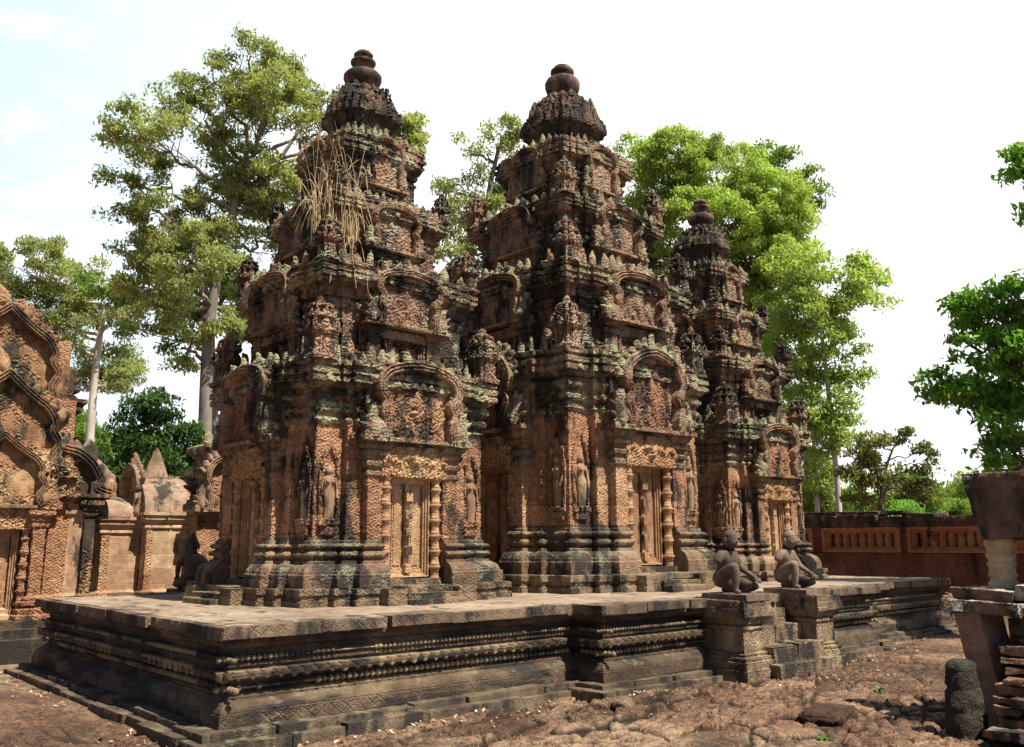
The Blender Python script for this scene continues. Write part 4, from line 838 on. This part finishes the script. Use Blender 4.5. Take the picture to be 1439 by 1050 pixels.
for v in mb.v: t = np.clip((2.2-v[:, 2])/.58, 0, 1); v[:, 1] -= .16*t**1.5*np.clip((v[:, 1]+3.8)/.3, 0, 1); v[:, 2] += .05*np.sin(v[:, 1]*4)*(v[:, 2] < 1.9)
rb(mb, 'lintel_block', M['ruinslab'])
mb = MB(.05); mb.box(5.85, 6.4, -4.9, -4.04, 1.64, 1.84, jit=.03); mb.box(5.95, 6.5, -4.9, -4.06, 1.86, 2.10, jit=.03); rb(mb, 'lintel_block', M['ruin'])
mb = MB(.03); mb.lathe([(r, z) for r, z in ((.15, -.1), (.165, .0), (.165, .13), (.15, .16), (.145, .17), (.155, .20), (.15, .32), (.135, .345), (.13, .355), (.14, .38), (.13, .47), (.115, .50), (.12, .52), (.105, .56), (.06, .585), (0, .59))], seg=26)
o = mb.build('stone_finial', M['mossy']); o.location = (5.02, -3.74, -.02); tag(o, 'dark mossy ringed stone standing on the ground beside the leaning jamb slab', 'stone')

# ------------------------------------------------------------------ ground: worn laterite pavement
def axis(lo, hi, step, far, g=1.28):
    a = list(np.arange(lo, hi, step)); s = step; x = a[-1]
    while x < far: s *= g; x += s; a.append(x)
    s = step; x = lo; b = []
    while x > -far: s *= g; x -= s; b.append(x)
    return np.array(b[::-1]+a)
gx, gy = axis(-3.2, 9.5, .024, 1500), axis(-6.2, .2, .022, 1500)
X, Y = np.meshgrid(gx, gy, indexing='ij')
ca, sa = math.cos(.35), math.sin(.35); U, Vv = X*ca+Y*sa, -X*sa+Y*ca
wx, wy = fbm(X*1.1, Y*1.1, 3, 3)*.35, fbm(X*1.1, Y*1.1, 11, 3)*.35
f1, f2, idv = worley((U+wx)*1.0, (Vv+wy)*2.1, 5); e = f2-f1
g1, g2, gid = worley((U+wx*.6)*2.7, (Vv+wy*.6)*4.4, 15); eg = g2-g1
near = np.exp(-((X-3)/9)**2-((Y+2)/7)**2)
slabm = np.clip((fbm(X*.42, Y*.42, 21, 3)+.50)*1.7+.1*(X-1), 0, 1)
dome = np.clip(e/.09, 0, 1)**.8; dg = np.clip(eg/.09, 0, 1)
cv = fbm(U*.8+wx, Vv*2.4+wy, 81, 3); cv2 = fbm(U*2.0+wx*2, Vv*5.5+wy, 91, 3)
crk = np.maximum(np.maximum(1-dome, .55*(1-dg)*(gid > .45)), np.maximum(np.clip(1-abs(cv)/.06, 0, 1), .8*np.clip(1-abs(cv2)/.07, 0, 1)))*slabm
tilt = (idv-.5)*(U-np.round(U))*.06
Zg = near*(slabm*((idv-.5)*.06+tilt+(gid-.5)*.018-.015)-crk*.06+.045*np.clip(cv/.10+.5, 0, 1)*slabm+.02*np.clip(cv2/.1+.5, 0, 1)*slabm+fbm(X*.5, Y*.5, 31, 3)*.03+fbm(X*9, Y*9, 51, 4)*.012)
Zg -= .04*near
Zg = np.where((X > -.4) & (X < 14.3) & (Y > -.7) & (Y < 5.9), np.minimum(Zg, -.01), Zg)
def ground_z(x, y): return float(Zg[np.abs(gx-x).argmin(), np.abs(gy-y).argmin()])
mb = MB(); mb.grid(np.stack([X, Y, Zg], -1))
low = np.clip((fbm(X*.55, Y*.55, 61, 4)-.06)*5-slabm*.5+.12-(X-1.2)*.12-(Zg+.02)*5*near+crk*.5+.55*np.exp(-((Y+.75)/.35)**2)*(X > -.5)*(fbm(X*1.3, Y*2, 71, 3) > -.12), 0, 1)
s = NT('laterite_ground', .95); W = s.n('ShaderNodeNewGeometry').outputs['Position']
c = s.ramp(s.noise(W, .9, 5, .6).outputs['Fac'], [(.32, (.095, .052, .034)), (.5, (.16, .094, .060)), (.68, (.25, .165, .105))])
c = s.mix(1, c, s.gray(s.rng(s.n('ShaderNodeAttribute', attribute_name='tint').outputs['Fac'], 0, 1, .62, 1.38)), 'MULTIPLY')
c = s.mix(1, c, s.gray(s.rng(s.noise(W, 14, 7, .7).outputs['Fac'], .3, .7, .45, 1.5)), 'MULTIPLY')
c = s.mix(1, c, s.gray(s.rng(s.noise(W, 34, 5, .7).outputs['Fac'], .36, .64, .62, 1.34)), 'MULTIPLY')
sand = s.math('MULTIPLY', s.n('ShaderNodeAttribute', attribute_name='sand').outputs['Fac'], s.rng(s.noise(W, 6, 6, .65).outputs['Fac'], .36, .60)); c = s.mix(s.math('MULTIPLY', sand, .8), c, (.40, .29, .19))
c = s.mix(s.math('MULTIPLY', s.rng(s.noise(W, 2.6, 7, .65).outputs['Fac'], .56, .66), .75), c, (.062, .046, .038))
c = s.mix(s.rng(s.n('ShaderNodeAttribute', attribute_name='crack').outputs['Fac'], .18, .70), c, (.034, .022, .016))
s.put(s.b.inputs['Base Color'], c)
pits = s.math('MULTIPLY', s.rng(s.vor(W, 34), .0, .42), .012)
hh = s.math('ADD', pits, s.math('MULTIPLY', s.noise(W, 38, 6, .7).outputs['Fac'], .030)); hh = s.math('ADD', hh, s.math('MULTIPLY', s.noise(W, 11, 6, .62).outputs['Fac'], .03))
s.put(s.out.inputs['Displacement'], s.n('ShaderNodeDisplacement', {'Height': hh, 'Midlevel': .028, 'Scale': 1}).outputs[0])
s.m.displacement_method = 'BUMP'
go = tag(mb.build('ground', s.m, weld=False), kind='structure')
at = go.data.attributes.new('sand', 'FLOAT', 'POINT'); at.data.foreach_set('value', low.astype(np.float32).ravel())
for nm, av in (('crack', crk*near), ('tint', .5+(idv-.5)*slabm*near+(gid-.5)*.5*slabm*near)): at = go.data.attributes.new(nm, 'FLOAT', 'POINT'); at.data.foreach_set('value', av.astype(np.float32).ravel())
M['mound'] = s.m
# raised laterite bedrock slab and loose stones
def rock(loc, sc, label, seed, mat='ruin', rz=0, name='stone', cat='stone', group=None, ang=.62):
    r = np.random.default_rng(seed); mb = MB(.05); n = 26
    t = np.linspace(0, 2*math.pi, n, endpoint=False); a = np.linspace(-1.2, math.pi/2, 14); T_, A = np.meshgrid(t, a, indexing='ij')
    P = np.stack([np.cos(A)*np.cos(T_), np.cos(A)*np.sin(T_), np.sin(A)], -1); P = np.sign(P)*abs(P)**ang
    k = 1+.22*(vnoise(P[..., 0]*1.7+9, P[..., 1]*1.7, P[..., 2]*1.7, seed)-.5)*2+.08*(vnoise(P[..., 0]*5, P[..., 1]*5, P[..., 2]*5, seed+4)-.5)*2
    mb.grid(P*k[..., None]*np.array(sc), wrap=True); o = mb.build(name, M[mat]); o.location = loc; o.rotation_euler.z = rz
    return tag(o, label, cat, group)
rock((4.75, -2.62, -.02), (.36, .22, .075), 'low laterite block with a sunlit broken edge lying beside the shadow on the ground', 3, 'mound', rz=.35, ang=.36)
rock((11.3, -1.7, 0), (.22, .14, .12), 'small dark stone lying on the ground near the far end of the terrace', 5, 'mossy')
rock((3.75, -1.0, -.01), (.16, .10, .07), 'fallen pale chip at the foot of the terrace below the projecting bay', 8, 'slab', .4)
rock((15.2, 1.0, .1), (.9, .45, .35), 'dark low rubble heap between the terrace end and the red wall', 12, 'mossy', .3, 'rubble_heap', 'rubble')
for i, (x, y, z, sc) in enumerate(((14.5, .7, .36, .14), (14.9, .62, .40, .18), (15.35, .6, .42, .2), (15.9, .75, .44, .17), (16.3, .9, .36, .2))):
    rock((x, y, z), (sc, sc*.7, sc*.5), ('pale stone on the rubble heap, '+('nearest the terrace', 'second from the terrace', 'in the middle of the row', 'second from the right', 'at the right end')[i]), 20+i, 'ruin', i, group='stones on the rubble heap')
# dry leaves and stone chips: nobody could count them
def scatter(name, N, pos, size, cols, kindlabel, curl=.4, rough=.85):
    p = pos(N); n = len(p); th = RNG.uniform(0, 6.28, n); sz = size*RNG.uniform(.4, 1.3, n); ti = RNG.normal(0, curl, (n, 2))
    ex = np.stack([np.cos(th), np.sin(th), ti[:, 0]], -1); ey = np.stack([-np.sin(th), np.cos(th), ti[:, 1]], -1)*RNG.uniform(.35, .8, n)[:, None]
    c = [p-ex*sz[:, None], p-ey*sz[:, None]+[0, 0, .004], p+ex*sz[:, None], p+ey*sz[:, None]+[0, 0, .004]]
    V = np.stack(c, 1).reshape(-1, 3); mb = MB(); mb.add(V); mb.q = [np.arange(4*n).reshape(n, 4)]
    q = NT(name+'_material', rough); q.m.displacement_method = 'BUMP'
    q.put(q.b.inputs['Base Color'], q.ramp(q.n('ShaderNodeNewGeometry').outputs['Random Per Island'], cols))
    return tag(mb.build(name, q.m, smooth=False, weld=False), kind='stuff')
def near_foot(N):
    k = int(N*.62); x = RNG.uniform(-.3, 14, k); y = np.where((x > 4) & (x < 10.4), -.72, -.27)-abs(RNG.normal(0, .16, k))-np.where((x > 5.8) & (x < 8.2), .6, 0)
    yl = RNG.uniform(-.3, 6, N//5); xl = -.25-abs(RNG.normal(0, .22, N//5))
    x2 = RNG.uniform(-2.5, 10, N-k-N//5); y2 = RNG.uniform(-5, -.4, N-k-N//5)
    x = np.concatenate([x, xl, x2]); y = np.concatenate([y, yl, y2]); keep = vnoise(x*1.3, y*1.3, None, 77) > RNG.uniform(.1, .75, len(x)); x, y = x[keep], y[keep]
    z = np.array([ground_z(a, b) for a, b in zip(x, y)])+.014; return np.stack([x, y, z], -1)
scatter('leaf_litter', 1300, near_foot, .021, [(.0, (.22, .12, .06)), (.35, (.38, .26, .15)), (.6, (.50, .38, .25)), (.88, (.58, .50, .40)), (1, (.72, .68, .62))], '')
scatter('gravel', 8000, lambda N: (lambda p: np.stack([p[:, 0], p[:, 1], np.array([ground_z(a, b) for a, b in p])+.010], -1))(np.stack([RNG.uniform(-2.8, 9, N), RNG.uniform(-5.6, -.3, N)], -1)), .009, [(.0, (.10, .06, .04)), (.5, (.26, .17, .11)), (1, (.42, .32, .22))], '', .9)

for i, (x, y, lab) in enumerate(((4.05, -2.95, 'small green weed in a crack of the paving near the low broken block'), (6.6, -2.2, 'small green weed at the edge of the ground shadow near the leaning jamb'), (1.3, -1.6, 'tiny green weed between paving stones in front of the terrace corner'))):
    mb = MB()
    for k in range(16):
        a = RNG.uniform(0, 6.28); l = RNG.uniform(.03, .085); h = RNG.uniform(.03, .09); t = np.linspace(0, 1, 4)
        P = np.stack([np.cos(a)*l*t, np.sin(a)*l*t, h*np.sin(t*2.2)], -1); wd = np.array([-math.sin(a), math.cos(a), 0])*.012*np.array([.3, 1, .8, .05])[:, None]
        mb.grid(np.stack([P-wd, P+wd], 1))
    qq = NT('weed_leaves', .6); qq.m.displacement_method = 'BUMP'; qq.put(qq.b.inputs['Base Color'], (.10, .22, .03))
    o = mb.build('weed', qq.m, smooth=False, weld=False); o.location = (x, y, ground_z(x, y)); tag(o, lab, 'weed')
# ------------------------------------------------------------------ dry grass on the near tower
def unproj(px, py, dist):
    v = d_*f_px+r2*(px-719.5)+u2*(525-py); return CAM+v*(dist/math.hypot(v[0], v[1]))
q = NT('dry_grass', .8); q.m.displacement_method = 'BUMP'
q.put(q.b.inputs['Base Color'], q.ramp(q.n('ShaderNodeNewGeometry').outputs['Random Per Island'], [(0, (.56, .40, .19)), (.5, (.72, .56, .31)), (1, (.82, .70, .46))]))
GR = q.m
def tuft(name, n, roots, spread, hgt, lean, label, hang=0):
    mb = MB()
    for i in range(n):
        b = np.array(roots[RNG.integers(len(roots))])+RNG.normal(0, .04, 3)*[1, 1, .4]; h = hgt*RNG.uniform(.45, 1.05); dr = RNG.normal(0, spread, 2)+np.array(lean)
        t = np.linspace(0, 1, 9); bend = RNG.uniform(.1, 1.3)
        P = np.stack([b[0]+dr[0]*t**1.6*h, b[1]+dr[1]*t**1.6*h, b[2]+h*(t-bend*.35*t**3)], -1)
        mb.tube(P, np.linspace(.0050, .0018, 9)*RNG.uniform(.6, 1.4), 3)
        for k in range(RNG.integers(1, 3)):
            j = RNG.integers(2, 7); a = P[j]; dd = RNG.normal(0, .3, 2)
            tt = np.linspace(0, 1, 5); mb.tube(np.stack([a[0]+dd[0]*tt*.45, a[1]+dd[1]*tt*.45, a[2]+.25*tt-.55*tt**2], -1), np.linspace(.004, .0018, 5), 3)
    for i in range(hang):
        b = np.array(roots[RNG.integers(len(roots))]); dd = RNG.normal(0, .18, 2)+np.array([-.25, -.25]); L_ = RNG.uniform(.3, 1.1); tt = np.linspace(0, 1, 8)
        mb.tube(np.stack([b[0]+dd[0]*tt*L_**.5, b[1]+dd[1]*tt*L_**.5, b[2]+.12*np.sin(tt*3)-L_*tt**1.7], -1), np.linspace(.0042, .002, 8), 3)
    return tag(mb.build(name, GR, weld=False), label, 'grass')
tuft('grass_tuft', 62, [(2.12, 2.22, 5.28), (2.02, 2.36, 5.3), (2.25, 2.15, 5.3), (2.4, 2.12, 5.3)], .125, 1.65, (-.05, .02), 'tall dry straw-coloured grass growing from a ledge high on the nearest tower', 12)

# ------------------------------------------------------------------ trees
def leafmat(name, cols, trans=.35):
    q = NT(name, .55); q.m.displacement_method = 'BUMP'; q.b.inputs['Specular IOR Level'].default_value = .35
    g = q.n('ShaderNodeNewGeometry'); c = q.ramp(g.outputs['Random Per Island'], [(i/(len(cols)-1), k) for i, k in enumerate(cols)])
    big = q.noise(g.outputs['Position'], .5, 3).outputs['Fac']; c = q.mix(1, c, q.gray(q.rng(big, .3, .7, .75, 1.25)), 'MULTIPLY')
    q.put(q.b.inputs['Base Color'], c)
    tr = q.n('ShaderNodeBsdfTranslucent'); q.put(tr.inputs[0], q.mix(1, c, (1.25, 1.3, .55), 'MULTIPLY'))
    ms = q.n('ShaderNodeMixShader', {0: trans}); q.t.links.new(q.b.outputs[0], ms.inputs[1]); q.t.links.new(tr.outputs[0], ms.inputs[2]); q.t.links.new(ms.outputs[0], q.out.inputs[0])
    return q.m
LM = dict(olive=leafmat('olive_leaves', [(.20, .25, .10), (.31, .35, .15), (.45, .47, .25)], .5), bright=leafmat('bright_leaves', [(.25, .36, .09), (.35, .46, .14), (.47, .56, .21)], .5),
          mid=leafmat('green_leaves', [(.10, .18, .035), (.17, .27, .05), (.25, .36, .08)], .45), dark=leafmat('dark_leaves', [(.03, .075, .022), (.06, .125, .03), (.10, .18, .045)], .38),
          deep=leafmat('deep_green_leaves', [(.10, .22, .04), (.16, .33, .06), (.25, .44, .10)], .5), dry=leafmat('brown_green_leaves', [(.12, .15, .05), (.18, .21, .07), (.26, .24, .10)]))
def bark(name, a, b):
    q = NT(name, .9); W = q.n('ShaderNodeNewGeometry').outputs['Position']; nn = q.noise(q.vm('MULTIPLY', W, (3, 3, .8)), 1.4, 6, .6).outputs['Fac']
    q.put(q.b.inputs['Base Color'], q.ramp(nn, [(.3, a), (.7, b)])); q.put(q.out.inputs['Displacement'], q.n('ShaderNodeDisplacement', {'Height': nn, 'Scale': .03}).outputs[0]); q.m.displacement_method = 'BUMP'; return q.m
BK = dict(pale=bark('pale_bark', (.34, .30, .25), (.62, .58, .52)), grey=bark('grey_bark', (.13, .11, .09), (.28, .24, .2)), brown=bark('brown_bark', (.07, .055, .045), (.15, .12, .09)))
def wob(a, b, n, amp):
    t = np.linspace(0, 1, n)[:, None]; o = a+(b-a)*t; o[1:-1] += RNG.normal(0, amp, (n-2, 3))*np.sin(t[1:-1]*math.pi); return o
def tree(label, dist, trunk, lobes, leaf, bk, size=.16, dens=1., r0=.35, clump=.55, gap=.0, group=None, twigs=True, name='tree', flat=.55, fine=.62):
    """trunk: (px,py) picture points at the given distance from foot up; lobes: (px,py,rx,ry,depth) in picture units, each a rounded mass of leaf clumps at its own depth"""
    r0 *= .75; size = size*fine; k = dist/f_px; tp = np.array([unproj(x, y, dist) for x, y in trunk]); foot = tp[0].copy()
    root = empty(name, (foot[0], foot[1], 0), label, 'tree', group); base = np.array([foot[0], foot[1], 0])
    tb_ = MB(); n = len(tp); sp = np.concatenate([[0], np.cumsum(np.linalg.norm(np.diff(tp, axis=0), axis=1))]); ss = np.linspace(0, sp[-1], 8*n)
    TPp = smooth_curve(tp, 8)
    tb_.tube(TPp, np.linspace(r0, r0*.42, len(TPp)), 10)
    LV = []
    fw = np.array([math.sin(yaw), math.cos(yaw), 0])
    for lx, ly, rx, ry, dp in lobes:
        c = unproj(lx, ly, dist)+fw*dp; Rw = np.array([rx*k, max(rx, ry)*k*.9, ry*k])
        at = TPp[min(len(TPp)-1, max(len(TPp)//2, np.abs(TPp[:, 2]-(c[2]-Rw[2]*1.2)).argmin()))]
        lim = wob(at, c-np.array([0, 0, .35*Rw[2]]), 9, .05*np.linalg.norm(c-at)); rl = min(r0*.38, .05+.05*max(Rw))
        tb_.tube(lim, np.linspace(rl, rl*.4, 9), 6)
        vol = rx*ry; m = max(5, int(dens*vol/ (clump/k)**2*5.2))
        u = RNG.normal(0, 1, (m, 3)); u /= np.linalg.norm(u, axis=1)[:, None]; rr = RNG.uniform(.25, 1, m)**.5
        ax = np.array([[math.cos(yaw), -math.sin(yaw), 0], fw, [0, 0, 1]])
        C = c+((u*rr[:, None]*Rw)@ax)
        if gap: C = C[vnoise(C[:, 0]*.9/clump, C[:, 1]*.9/clump, C[:, 2]*.9/clump, 5) > gap]
        for q in C:
            if twigs and RNG.random() < .7:
                b = lim[RNG.integers(4, 9)]; tw = wob(b, q, 6, .06*np.linalg.norm(q-b)); tb_.tube(tw, np.linspace(max(.014, rl*.25), .007, 6), 4)
            nl = int(RNG.uniform(.6, 1.4)*dens**.3*100*(clump/.55)**2*(.16/size)**1.3)+4
            p = np.clip(RNG.normal(0, 1, (nl, 3)), -1.6, 1.6)*np.array([.5, .5, .5*flat])*clump*RNG.uniform(.7, 1.2)+q
            p[:, 2] -= .10*((p[:, 0]-q[0])**2+(p[:, 1]-q[1])**2)/clump
            LV.append(p)
    P = np.vstack(LV); N = len(P); sz = size*RNG.uniform(.55, 1.25, N)[:, None]
    a = RNG.uniform(0, 6.28, N); nrm = RNG.normal(0, .62, (N, 3))+[.15, -.25, .62]; nrm /= np.linalg.norm(nrm, axis=1)[:, None]
    t = np.stack([np.cos(a), np.sin(a), np.zeros(N)], -1); ex = np.cross(nrm, t); ex /= np.linalg.norm(ex, axis=1)[:, None]+1e-9; ey = np.cross(nrm, ex)
    V = np.stack([P-ex*sz, P-ey*sz*.42+nrm*sz*.12, P+ex*sz, P+ey*sz*.42+nrm*sz*.12], 1).reshape(-1, 3)
    lb = MB(); lb.add(V-base); lb.q = [np.arange(4*N).reshape(N, 4)]
    lb.build('crown', LM[leaf], root, smooth=False, weld=False)
    tb_.v = [v-base for v in tb_.v]; tb_.build('trunk', BK[bk], root, weld=False)
    return root
tree('big spreading tree with long bare limbs and olive leaves rising behind the nearest tower', 30, [(286, 830), (289, 560), (298, 430), (318, 330), (345, 240)],
     [(370, 110, 70, 55, 1), (290, 150, 70, 60, 0), (450, 130, 60, 50, 2), (535, 150, 45, 55, 3), (230, 210, 70, 45, -1), (330, 215, 70, 50, 1), (195, 275, 55, 40, 0), (420, 215, 60, 50, 3), (275, 290, 70, 45, 1), (350, 300, 55, 40, 2), (170, 330, 45, 25, 1), (240, 365, 60, 40, 0), (300, 390, 55, 45, -2), (240, 440, 45, 35, -1), (310, 460, 45, 30, 0), (245, 515, 28, 14, 0), (500, 220, 40, 50, 4), (350, 80, 50, 26, 0), (265, 105, 35, 26, 1), (400, 160, 60, 45, -1), (300, 250, 60, 40, 2), (165, 240, 30, 26, 0), (210, 320, 55, 35, 2), (280, 340, 60, 40, 0), (380, 260, 60, 45, 0), (550, 130, 24, 30, 3), (540, 190, 34, 30, 3), (562, 150, 26, 40, 3), (525, 105, 34, 26, 2), (565, 115, 18, 18, 3), (560, 185, 20, 24, 3), (200, 390, 60, 35, 1), (330, 420, 40, 50, 2)],
     'olive', 'grey', .14, 1.15, .32, .42, .47)
tree('dense green foliage of the lower boughs on a second trunk behind the nearest tower', 34, [(305, 830), (300, 600), (296, 440)], [(290, 420, 50, 50, 0), (215, 440, 55, 40, 1), (320, 360, 45, 45, 1), (150, 395, 60, 28, 1), (255, 480, 40, 24, 0)], 'mid', 'grey', .16, .8, .36, .6, .40)
tree('tall pale-trunked tree with loose grey-green leaves at the far left', 42, [(118, 830), (126, 620), (138, 490), (148, 430)], [(40, 370, 65, 40, 0), (110, 400, 60, 40, 1), (25, 420, 50, 35, 2), (160, 430, 50, 35, 0), (95, 465, 50, 30, 0), (155, 500, 30, 40, 1), (-40, 390, 60, 50, 0), (60, 500, 55, 28, 3), (175, 530, 22, 20, 0), (105, 520, 30, 20, 2)], 'olive', 'pale', .15, .95, .30, .52, .42)
tree('dark bushy tree behind the gateway wings', 24, [(215, 830), (212, 700), (212, 640)], [(212, 590, 45, 42, 0), (165, 635, 40, 45, 1), (255, 630, 45, 45, 0), (205, 660, 60, 50, 0), (280, 690, 30, 40, 1), (150, 690, 26, 30, 1), (240, 690, 50, 40, 1)], 'dark', 'brown', .13, 1.25, .2, .45, .25)
tree('thin open tree between the two nearer towers', 36, [(690, 840), (690, 500), (685, 300), (700, 210)], [(705, 185, 30, 28, 0), (655, 205, 35, 20, 0), (640, 250, 35, 28, 1), (690, 245, 45, 35, 1), (640, 300, 38, 22, 0), (690, 300, 40, 26, 0), (625, 345, 30, 25, 0), (675, 345, 40, 25, 1), (730, 250, 30, 60, 2), (720, 180, 20, 30, 0), (660, 270, 50, 30, 2), (650, 330, 30, 30, 1)], 'olive', 'grey', .15, .75, .28, .55, .40)
tree('big vivid yellow-green tree behind the central and far towers', 38, [(1010, 830), (1010, 560), (1015, 420), (1000, 300)], [(960, 215, 55, 42, 0), (905, 225, 45, 42, 0), (1010, 250, 75, 55, 0), (935, 270, 55, 50, 1), (1070, 290, 70, 55, 0), (1000, 320, 85, 50, -1), (1095, 345, 60, 45, 1), (900, 310, 40, 60, 2), (1045, 370, 75, 40, 0), (940, 350, 60, 50, 1), (1120, 300, 35, 35, 1), (1000, 400, 70, 40, 1), (905, 390, 40, 50, 2), (1090, 400, 50, 40, 0), (1060, 440, 50, 40, 1)], 'bright', 'brown', .145, 1.3, .4, .46, .34)
tree('tall tree of olive leaves rising beyond the vivid green one', 50, [(1075, 830), (1080, 500), (1080, 320)], [(1075, 225, 40, 32, 0), (1110, 245, 40, 32, 0), (1140, 275, 26, 28, 0), (1040, 215, 30, 20, 1), (1090, 280, 60, 30, 2)], 'mid', 'grey', .2, .8, .35, .7, .40)
tree('airy light-green tree on slim white trunks to the right of the far tower', 33, [(1183, 830), (1178, 700), (1165, 560), (1150, 430)], [(1150, 380, 60, 35, 0), (1205, 390, 45, 24, 0), (1120, 430, 50, 40, 0), (1185, 430, 40, 28, 1), (1110, 480, 55, 35, 1), (1170, 485, 40, 30, 0), (1190, 530, 26, 22, 0), (1120, 530, 50, 35, 0), (1165, 570, 40, 30, 0), (1125, 590, 40, 35, 0), (1100, 420, 40, 40, 2), (1225, 420, 24, 14, 0), (1145, 440, 40, 30, -1), (1140, 610, 40, 30, 0), (1185, 615, 30, 22, 0), (1120, 640, 40, 35, 1), (1165, 660, 40, 40, 2), (1130, 345, 40, 30, 1)], 'bright', 'pale', .16, .85, .17, .50, .36)
tree('second slim white-trunked tree close beside the far tower', 35, [(1152, 830), (1148, 700), (1140, 560), (1130, 470)], [(1130, 450, 35, 30, 0), (1140, 520, 35, 30, 0), (1120, 560, 30, 40, 1), (1160, 600, 26, 24, 0), (1140, 660, 30, 40, 1)], 'mid', 'pale', .15, .7, .15, .55, .35)
tree('small dark-branched tree with thin brownish leaves above the red wall', 27, [(1232, 830), (1236, 720), (1245, 660), (1255, 630)], [(1230, 618, 26, 12, 0), (1272, 612, 24, 10, 0), (1302, 632, 20, 10, 0), (1205, 640, 22, 14, 0), (1250, 640, 26, 12, 1), (1290, 655, 22, 10, 0), (1222, 668, 28, 14, 0), (1265, 675, 28, 14, 1), (1195, 672, 18, 14, 0), (1240, 700, 34, 14, 1), (1300, 690, 20, 14, 0)], 'dry', 'brown', .13, 1.3, .09, .30, .36)
tree('leafy deep-green tree leaning in from the right edge', 17, [(1500, 880), (1480, 640), (1455, 520)], [(1390, 425, 50, 30, 0), (1440, 420, 50, 40, 0), (1350, 465, 26, 32, 0), (1395, 490, 50, 36, 0), (1335, 545, 40, 26, 0), (1400, 545, 50, 32, .5), (1445, 520, 50, 60, 0), (1400, 600, 42, 26, 0), (1440, 620, 40, 50, .5), (1415, 655, 30, 18, 0), (1480, 500, 60, 90, .5)], 'deep', 'brown', .13, 1.2, .2, .27, .44)
tree('few leafy twigs of a tree standing outside the right edge, high in the sky', 17, [(1640, 900), (1620, 500), (1560, 250)], [(1428, 214, 20, 9, 0), (1442, 236, 26, 7, 0), (1450, 300, 11, 14, 0), (1510, 240, 50, 50, 0)], 'deep', 'brown', .135, 1.1, .16, .24, .30)
for i, (x, y, rx, ry, dist, lf, lab) in enumerate(((1165, 690, 40, 40, 45, 'mid', 'bushy tree above the wall between the white trunks'), (1215, 700, 34, 30, 42, 'bright', 'low light-green bush above the wall beneath the thin brownish tree'), (1285, 695, 38, 26, 40, 'mid', 'rounded green tree above the wall coping step'), (1335, 700, 34, 20, 60, 'dry', 'hazy olive treetops low over the wall beside the lintel block'), (1372, 692, 26, 26, 52, 'bright', 'light-green tree just left of the big lintel block'), (1250, 725, 50, 20, 38, 'deep', 'dark shrub low behind the coping of the red wall'), (1400, 700, 40, 30, 58, 'mid', 'far green tree behind the big lintel block'), (1325, 725, 50, 20, 50, 'mid', 'flat green shrub showing over the wall to the right'),
     (1110, 700, 40, 60, 48, 'mid', 'green tree filling the gap behind the far tower'), (640, 600, 60, 80, 45, 'dark', 'dark tree low in the gap between the two nearer towers'), (60, 640, 90, 60, 60, 'mid', 'far tree behind the gateway gable'))):
    tree(lab, dist, [(x, 830), (x+3, y+ry*.6), (x+2, y)], [(x, y, rx, ry, 0), (x-rx*.5, y+ry*.5, rx*.7, ry*.8, .5), (x+rx*.5, y+ry*.45, rx*.7, ry*.8, .5)], lf, 'brown', .004*dist, 1.0, .14, .5*dist/36, .22, group='background trees')
